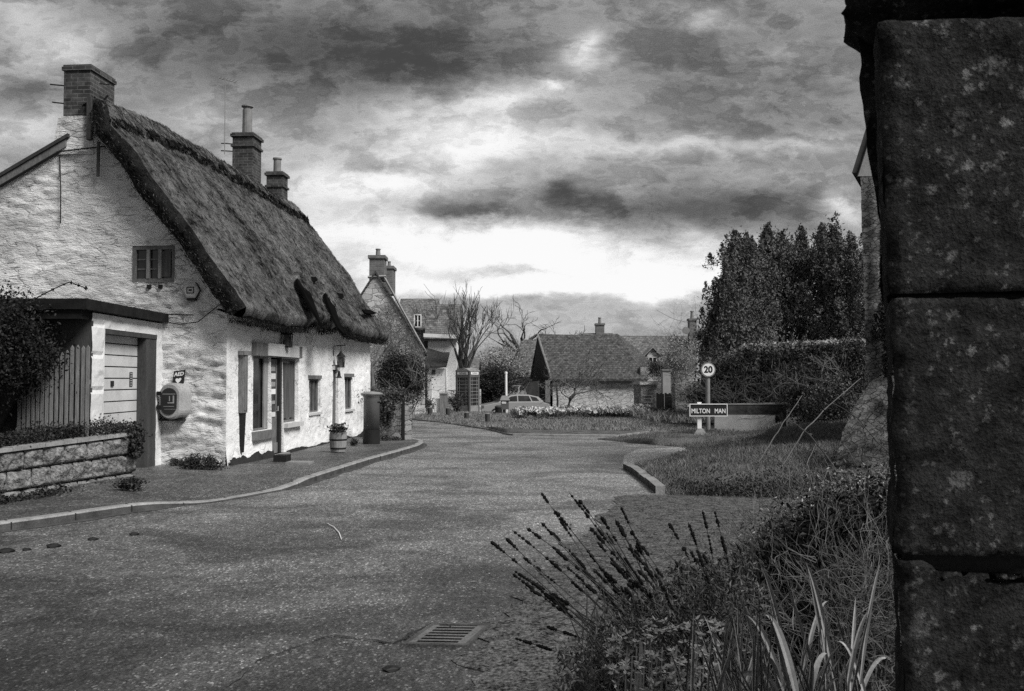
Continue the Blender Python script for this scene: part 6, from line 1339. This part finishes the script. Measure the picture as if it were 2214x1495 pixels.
mb = MB(); a2 = a+Vector((.08, -.06, -.07)); mb.prism([a2+Vector((-.0, 0, 0)), a2+dirv*2.2, a2+dirv*2.2+Vector((.16, 0, 0)), a2+Vector((.22, 0, 0))], (0, .05, 0)); mb.build('verge_board', 'post', rb_)
r2 = np.random.default_rng(150); iv = thing('wall_ivy', (rx+.3, YR-.1, .9), 'dead ivy clinging to the corner of the right stone house', 'ivy'); mb = MB()
mb.leaves(np.concatenate([cloud(r2, 500, (X(1893, YR), YR-.12, Z(700, YR)), (.13, .05, .3), 9), cloud(r2, 1500, (X(1912, YR), YR-.15, Z(760, YR)), (.12, .06, .7), 12), cloud(r2, 900, (X(1905, YR), YR-.15, Z(520, YR)), (.05, .05, 1.2), 12), cloud(r2, 1500, (X(1925, YR), YR-.2, Z(860, YR)), (.15, .1, .5), 12)]), .09, r2, .35); mb.build('foliage', 'leafdark', iv)
mb = MB(); mb.tube([(X(1915, YR), YR-.08, .4), (X(1910, YR), YR-.1, 2.0), (X(1904, YR), YR-.1, 4.2)], .025, 5); mb.build('stem', 'bark', iv)
rw = thing('ruined_wall', (X(1880, 14), 14, .6), 'broken sloping rubble wall at the foot of the right stone house', 'wall')
mb = MB(); yW = 14.2
mb.grid(lambda u, v: (X(1820, yW)+u*1.6, yW+.06*fbm(u*5, v*5, 3)+.3*(1-v), .35+v*(np.interp(u, [0, .12, .3, 1], [.55, .95, 1.35, 1.6])-.0+.08*fbm(u*6, 1, 1))), 30, 26); mb.build('rubble', 'stonesmall', rw, smooth=True)
# ================= GATEPOST (very near, right) =================
YG = 1.62; gp_ = thing('stone_gatepost', (PY(2050, 800, YG).x, YG, 0), 'massive lichened stone gatepost filling the right edge of the view', 'gatepost')
ledge = lambda py: np.interp(py, [-200, 40, 120, 300, 600, 645, 900, 1200, 1250, 1495, 3000], [1898, 1903, 1908, 1914, 1926, 1934, 1938, 1943, 1952, 1958, 1985])
def bx_(py): return PY(float(ledge(py)), py, YG).x
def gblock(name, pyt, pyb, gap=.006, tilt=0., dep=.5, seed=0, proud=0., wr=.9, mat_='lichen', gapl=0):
    zt, zb = PY(2000, pyt, YG).z, PY(2000, pyb, YG).z; mb = MB(); n, m_ = 60, 50
    def face(u, v):
        z = zb+(zt-zb)*v; py = pyb+(pyt-pyb)*v; x0 = bx_(py)+proud+.004*fbm(z*9, seed, 1)+.003*fbm(z*30, seed, 5)
        e = min(v, 1-v)*(zt-zb); rnd = .006*(1-sm(0, .008, e)); re = u*wr; rx_ = .012*(1-sm(0, .014, re))
        zz = z+tilt*u*wr+.004*fbm(re*12, seed+v*3, 2, 4)*(1 if v in (0, 1) else 0)-(.024*sm(.05, .075, re) if seed == 3 and v > .97 else 0)
        return (x0+re+rnd*.6*(1-sm(0, .02, re)), YG+rnd+rx_+.008*fbm(re*8, z*8, seed, 4)+.005*fbm(re*30, z*30, seed, 4), zz)
    mb.grid(face, n, m_)
    def side(u, v):
        z = zb+(zt-zb)*v; p = Vector(face(0, v)); return (p.x+u*dep*.40+.006*fbm(u*4, z*9, seed+7)-.006*math.sin(min(1, u*8)*1.57), p.y+u*dep, p.z)
    mb.grid(side, 14, m_)
    T = [face(i/10, 1) for i in range(11)]; mb.add(T+[(p[0]+.4*dep, p[1]+dep, p[2]) for p in T], [(i, i+1, 12+i, 11+i) for i in range(10)])
    T = [face(i/10, 0) for i in range(11)]; mb.add(T+[(p[0]+.4*dep, p[1]+dep, p[2]) for p in T], [(i, i+1, 12+i, 11+i) for i in range(10)])
    return mb.build(name, mat_, gp_, smooth=True)
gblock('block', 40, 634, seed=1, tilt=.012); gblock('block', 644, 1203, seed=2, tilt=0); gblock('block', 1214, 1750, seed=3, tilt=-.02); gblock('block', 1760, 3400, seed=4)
# recessed bed behind the joints
mb = MB(); bj = bx_(700)+.02; mb.prism([(bj, YG+.035, -.1), (bj+1.2, YG+.035, -.1), (bj+1.3, YG+.45, -.1), (bj+.17, YG+.45, -.1)], (0, 0, 2.35)); mb.build('joint', 'iron', gp_)
# cap stone with moss
mb = MB(); cap0 = PY(1905, 60, YG+.3)
def capf(u, v):
    a = u*6.2832; e = v*math.pi; r_ = math.sin(e)**.6; x = math.cos(a)*r_*.62; y = math.sin(a)*r_*.42; z = -math.cos(e)*.12
    k = 1+.10*fbm(math.cos(a)*2, math.sin(a)*2+z*6, 4, 5)
    k += .06*fbm(a*3, z*30, 8, 4); return (cap0.x+.63+x*k, YG+.50+y*k, cap0.z+.125+z*k+.0*x)
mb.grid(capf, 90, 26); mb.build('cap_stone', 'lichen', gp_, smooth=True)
# worn inner return of the post, peeking out to the left
def inner(u, v):
    z = .0+v*2.66; py = 820-(z-1.7)*FPX/2.2; px = np.interp(py, [0, 130, 180, 300, 600, 800, 1000, 3000], [1868, 1874, 1864, 1880, 1916, 1930, 1946, 1990]); return (PY(float(px), 800, 2.2).x+.012*fbm(z*5, u*3, 6, 4)+u*.6, 2.2+.02*fbm(z*6, u*4, 2), z)
mb = MB(); mb.grid(inner, 12, 90); mb.grid(lambda u, v: tuple(Vector(inner(0, v))+Vector((u*.22, u*.5, 0))), 5, 90); mb.build('rear_stones', 'lichen', gp_, smooth=True)

# ================= FOREGROUND BORDER =================
bed = MB(); bed.grid(lambda u, v: (.45+u*3.6+(.55*sm(.15, .9, v)*1.6+.25*fbm(v*5, u*2, 3, 4))*(1-u), 2.4+v*5.6, -.01+.13*sm(0, .3, u)*sm(0, .1, v)*(1-sm(.85, 1, v))+.04*fbm(u*5, v*8, 2)), 50, 70); struct(bed.build('flower_bed', 'soil', smooth=True))
# lavender
R = random.Random(77); r2 = np.random.default_rng(77)
lv = thing('lavender_bush', (.95, 4.3, .1), 'old lavender bush with dark seed heads on long stems leaning over the lane', 'lavender')
tips = [(1062,1172),(1092,1162),(1108,1147),(1138,1142),(1170,1066),(1196,1100),(1231,1066),(1252,1082),(1297,1114),(1225,1226),(1194,1152),(1268,1188),(1240,1200),(1348,1205),(1400,1240),(1418,1228),(1340,1135),(1362,1148),(1180,1355),(1232,1255),(1445,1130),(1415,1240),(1290,1170),(1310,1150),(1460,1215),(1505,1185),(1545,1105),(1500,1255),(1150,1260),(1200,1190),(1275,1140),(1320,1215),(1375,1180),(1130,1205),(1170,1130),(1560,1160),(1600,1190),(1260,1260),(1300,1290),(1350,1270)]
tips += [(R.gauss(1340, 120), R.gauss(1240, 60)) for _ in range(44)]
mb = MB(); heads = []
for i, (px, py) in enumerate(tips):
    Yt = R.uniform(3.9, 4.7); T = PY(px, py, Yt); bpx = 1440+(px-1060)*.34+R.uniform(-40, 60); B = PY(bpx, 1500+R.uniform(-30, 30), 4.35+R.uniform(-.2, .2)); B.z = max(.02, B.z-.05)
    mid = B.lerp(T, .5)+Vector((R.uniform(.02, .07), 0, R.uniform(.01, .06))); pts = []
    for k in range(9): t = k/8; pts.append(B*(1-t)**2+mid*2*t*(1-t)+T*t*t)
    mb.tube(pts, [.0035-.0015*k/8 for k in range(9)], 4, cap=False)
    hl = R.uniform(.45, .75); k0 = 5 if hl > .6 else 6; L = 0
    t = 1.0; nh = R.randint(5, 13); gapat = R.randint(4, 7)
    for s in range(nh):
        t -= R.uniform(.008, .022)+(R.uniform(.03, .06) if s == gapat else 0)
        heads.append((B*(1-t)**2+mid*2*t*(1-t)+T*t*t, (T-mid).normalized(), R.uniform(.0052, .0105)))
mb.build('stem', 'wood', lv)
mb = MB()
for p, d, s in heads:
    mb.tube([p-d*s*1.2, p-d*s*.3, p+d*s*.6, p+d*s*1.3], [s*.35, s, s*.8, s*.2], 6)
    for q in range(4): o = Vector((R.gauss(0, 1), R.gauss(0, 1), R.gauss(0, 1))).normalized()*s*.9; mb.tube([p+o*.3, p+o*1.3], [s*.55, s*.25], 4)
hd2 = mb.build('seed_head', 'seed', lv); hd2['kind'] = 'stuff'
def spray(mb, c, n, R, ln, wd_, up=.8):
    pass
C = []; 
for k in range(300):
    px = r2.uniform(1220, 1640); lim = np.interp(px, [1220, 1300, 1400, 1500, 1640], [1440, 1370, 1300, 1245, 1210]); py = lim+abs(r2.normal())*110; Y = r2.uniform(3.6, 4.8)
    if py > 1560: continue
    c = np.array(PY(px, py, Y)); d = r2.normal(size=3)*.5+np.array([-.25, 0, .9]); d /= np.linalg.norm(d); t = r2.uniform(0, .11, 26)[:, None]; C.append(c+d*t+r2.normal(size=(26, 3))*.012)
mb = MB(); mb.leaves(np.concatenate(C), .030, r2, .28, up=(-.2, 0, .8)); mb.build('foliage', 'leaf', lv)
mb = MB()
for k in range(160):
    px = R.uniform(1250, 1650); py = R.uniform(1330, 1500); Y = R.uniform(3.7, 4.8); p = PY(px, py, Y); q = p+Vector((R.uniform(-.12, .05), R.uniform(-.05, .05), R.uniform(.08, .22))); mb.tube([p, p.lerp(q, .5)+Vector((.01, 0, .01)), q], [.003, .0025, .0015], 3)
mb.build('twigs', 'wood', lv)['kind'] = 'stuff'
# rosette foliage at the front
rs = thing('pale_leaved_plant', (.5, 3.5, .1), 'pale small leaved plant below the lavender at the bottom edge', 'plant'); C = []; mb = MB()
for k in range(260):
    px = r2.uniform(1310, 1560); py = r2.uniform(1340, 1520)+max(0, 1400-px)*.4; Y = r2.uniform(3.3, 3.8); c = PY(px, py, Y)
    for j in range(7):
        a = j*.9+k; tz = r2.uniform(-.3, .9); d = Vector((math.cos(a), math.sin(a), tz)).normalized(); s_ = Vector((-d.y, d.x, r2.uniform(-.6, .6)))*.0055; L_ = r2.uniform(.014, .034); mb.add([c, c+d*L_*.5+s_, c+d*L_, c+d*L_*.5-s_], [(0,1,2,3)])
mb.build('leaves', 'rosette', rs); mb = MB()
for k in range(40): p = PY(R.uniform(1330, 1550), R.uniform(1400, 1500), 3.6); mb.tube([p-Vector((0, 0, .15)), p+Vector((.01, 0, .05))], .003, 3)
mb.build('stem', 'twig', rs)
# strap leaved clumps
def strap(mb, B, T, wd_, droop, R, n=12, tw=.5):
    B, T = Vector(B), Vector(T); mid = B.lerp(T, .55)+Vector((0, 0, droop)); sd = (T-B).cross(Vector((0, 1, .2))).normalized(); a = R.uniform(-tw, tw); sd = (sd*math.cos(a)+Vector((0, 1, 0))*math.sin(a)).normalized()*wd_*.5; vs = []
    for k in range(n+1):
        t = k/n; p = B*(1-t)**2+mid*2*t*(1-t)+T*t*t; w_ = (1-t**3)*(.6+.4*min(1, t*4)); d = Vector((0, .006, 0))*w_; vs += [p-sd*w_, p+d, p+sd*w_]
    mb.add(vs, [(3*k+j, 3*k+j+1, 3*k+4+j, 3*k+3+j) for k in range(n) for j in range(2)])
clumps = [(1690, 3.1, 'broad strap leaved clump with arching pale blades at the bottom centre of the border', [((1690,1560),(1608,1480),.9,160),((1700,1560),(1640,1500),.55,110),((1735,1560),(1652,1330),1.1,110),((1715,1560),(1612,1330),.8,90),((1740,1560),(1790,1415),.8,80),((1690,1560),(1575,1500),.9,140),((1745,1560),(1760,1440),.7,20),((1720,1560),(1660,1325),.5,40),((1700,1560),(1660,1420),.7,60)]),
          (1780, 3.7, 'narrow strap leaved clump in the middle of the tangled border', [((1810,1500),(1742,1215),.8,70),((1790,1450),(1745,1215),.8,20),((1800,1500),(1768,1290),.8,10),((1700,1420),(1640,1215),.6,60),((1830,1500),(1880,1320),.7,60),((1760,1450),(1700,1260),.6,10),((1860,1480),(1905,1215),.6,60),((1840,1500),(1850,1290),.7,10),((1800,1520),(1920,1330),.5,70),((1690,1450),(1655,1250),.6,60),((1730,1500),(1790,1300),.7,90),((1650,1500),(1590,1290),.6,90),((1880,1540),(1800,1400),.8,120),((1850,1540),(1935,1440),.7,110)]),
          (1560, 3.3, 'small strap leaved clump between the lavender and the tangle', [((1580,1560),(1520,1330),.5,80),((1585,1560),(1540,1390),.5,40),((1600,1560),(1640,1390),.6,40),((1590,1560),(1610,1300),.4,10),((1570,1560),(1535,1460),.5,50)])]
for cx_, Y, lab, lst in clumps:
    o = thing('strap_leaved_plant', (PY(cx_, 1500, Y).x, Y, .05), lab, 'plant')
    for (b, t, wd_, dr_) in lst:
        mb = MB(); Yb = Y+R.uniform(-.15, .15); strap(mb, PY(b[0], b[1], Yb), PY(t[0], t[1], Yb+R.uniform(-.15, .15)), wd_*.026, dr_*Y/FPX*1.0, R); mb.build('leaf', 'strap', o)
    mb = MB()
    for k in range(34):
        Yb = Y+R.uniform(-.3, .4); bx = cx_+R.uniform(-90, 90); h_ = R.uniform(60, 260); strap(mb, PY(bx, 1540, Yb), PY(bx+R.uniform(-90, 90), 1540-h_, Yb), R.uniform(.005, .013), R.uniform(.0, .08), R, 7)
    mb.build('inner_leaves', 'bladel', o)
# tangled dry stems and small leaves up to the gatepost
tg = thing('tangled_shrub', (2.0, 5.4, .1), 'tangle of bare twiggy stems and small leaves beside the gatepost', 'shrub'); mb = MB(); C = []
topl = lambda px: np.interp(px, [1560, 1650, 1700, 1800, 1950], [1230, 1150, 1090, 1040, 1010])
for k in range(260):
    px = R.uniform(1600, 1960); Y = R.uniform(4.4, 6.8); x = (px-1107)/FPX*Y; zt = PY(px, float(topl(px))+R.uniform(-10, 70), Y).z; zt = max(.25, zt)
    branches(mb, (x, Y, .05), (R.uniform(-.4, .4), R.uniform(-.2, .2), 1), zt*.47, .005, 3, R, .5, .12, 3, 3, .3, .0018)
mb.build('stems', 'barkpale', tg)
for k in range(620):
    px = r2.uniform(1600, 1960); py = topl(px)+abs(r2.normal())*150+6; Y = r2.uniform(4.8, 6.6)
    if py > 1540: continue
    c = np.array(PY(float(px), float(py), float(Y))); C.append(c+r2.normal(size=(24, 3))*np.array([.05, .05, .05]))
mb = MB(); mb.leaves(np.concatenate(C), .024, r2, .42); mb.build('foliage', 'leaf', tg)
mb = MB(); mb.leaves(np.concatenate(C)[::3]+.01, .024, r2, .3); mb.build('dry_leaves', 'leafpale', tg)
# dark understorey so the bed reads as depth
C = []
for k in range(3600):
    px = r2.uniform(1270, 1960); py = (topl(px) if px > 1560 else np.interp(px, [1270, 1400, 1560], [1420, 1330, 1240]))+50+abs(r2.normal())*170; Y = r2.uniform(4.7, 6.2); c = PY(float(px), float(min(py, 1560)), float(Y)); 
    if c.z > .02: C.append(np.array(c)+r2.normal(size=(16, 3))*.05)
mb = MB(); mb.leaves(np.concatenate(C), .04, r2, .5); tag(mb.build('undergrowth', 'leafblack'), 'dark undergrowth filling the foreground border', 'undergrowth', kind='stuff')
# creeping mat along the foot of the bank
C = []
for k in range(900):
    x = r2.uniform(2.5, 8.5); y = 13.4+abs(r2.normal())*.55+.15*math.sin(x*3); C.append(np.array([x, y, max(.03, bank_z(x, y)+.05)])+r2.normal(size=(22, 3))*np.array([.10, .10, .045]))
mb = MB(); mb.leaves(np.concatenate(C), .035, r2, .6); tag(mb.build('creeping_plants', 'leafdark'), 'dark creeping plants matted along the front foot of the grass bank', 'ground cover', kind='stuff')
# arching bramble canes
for i, (pts, Y, r_, m_, lab) in enumerate([
    ([(1690,1010),(1740,930),(1800,870),(1862,818)], 7.2, .006, 'cane', 'pale straight bramble cane rising right to left across the ruined wall'),
    ([(1640,1000),(1690,920),(1735,855)], 7.6, .006, 'cane', 'short pale bramble cane left of the longer pale one'),
    ([(1955,1010),(1900,960),(1850,900),(1800,872)], 6.8, .006, 'bark', 'dark bramble cane arching left from behind the gatepost'),
    ([(1830,1060),(1790,990),(1745,935),(1700,905)], 7.0, .008, 'bark', 'thick dark bramble cane curving over the grass bank'),
    ([(1925,1230),(1840,1150),(1740,1130),(1650,1110)], 5.2, .004, 'cane', 'long thin pale cane looping low through the tangle'),
    ([(1800,1180),(1760,1060),(1745,1000),(1765,960)], 6.2, .004, 'cane', 'upright thin pale cane in the middle of the tangle'),
    ([(1960,1040),(1900,1070),(1820,1085)], 6.0, .004, 'bark', 'low dark cane leaning out from the gatepost')]):
    P0 = [PY(a, b, Y+.1*k) for k, (a, b) in enumerate(pts)]; o = thing('bramble_cane', P0[0], lab, 'bramble'); mb = MB(); q = curv(P0, 16); q = [p+Vector((.003*math.sin(k*1.9), 0, .003*math.cos(k*1.3))) for k, p in enumerate(q)]
    mb.tube(q, [r_*(1-.5*k/16) for k in range(17)], 5); mb.build('cane', m_, o); mb = MB(); mb.leaves(np.array([q[k] for k in range(1, 16, 2)])+.01, .03, r2, .5); mb.build('foliage', 'leafdark', o)
bpy.context.view_layer.update()
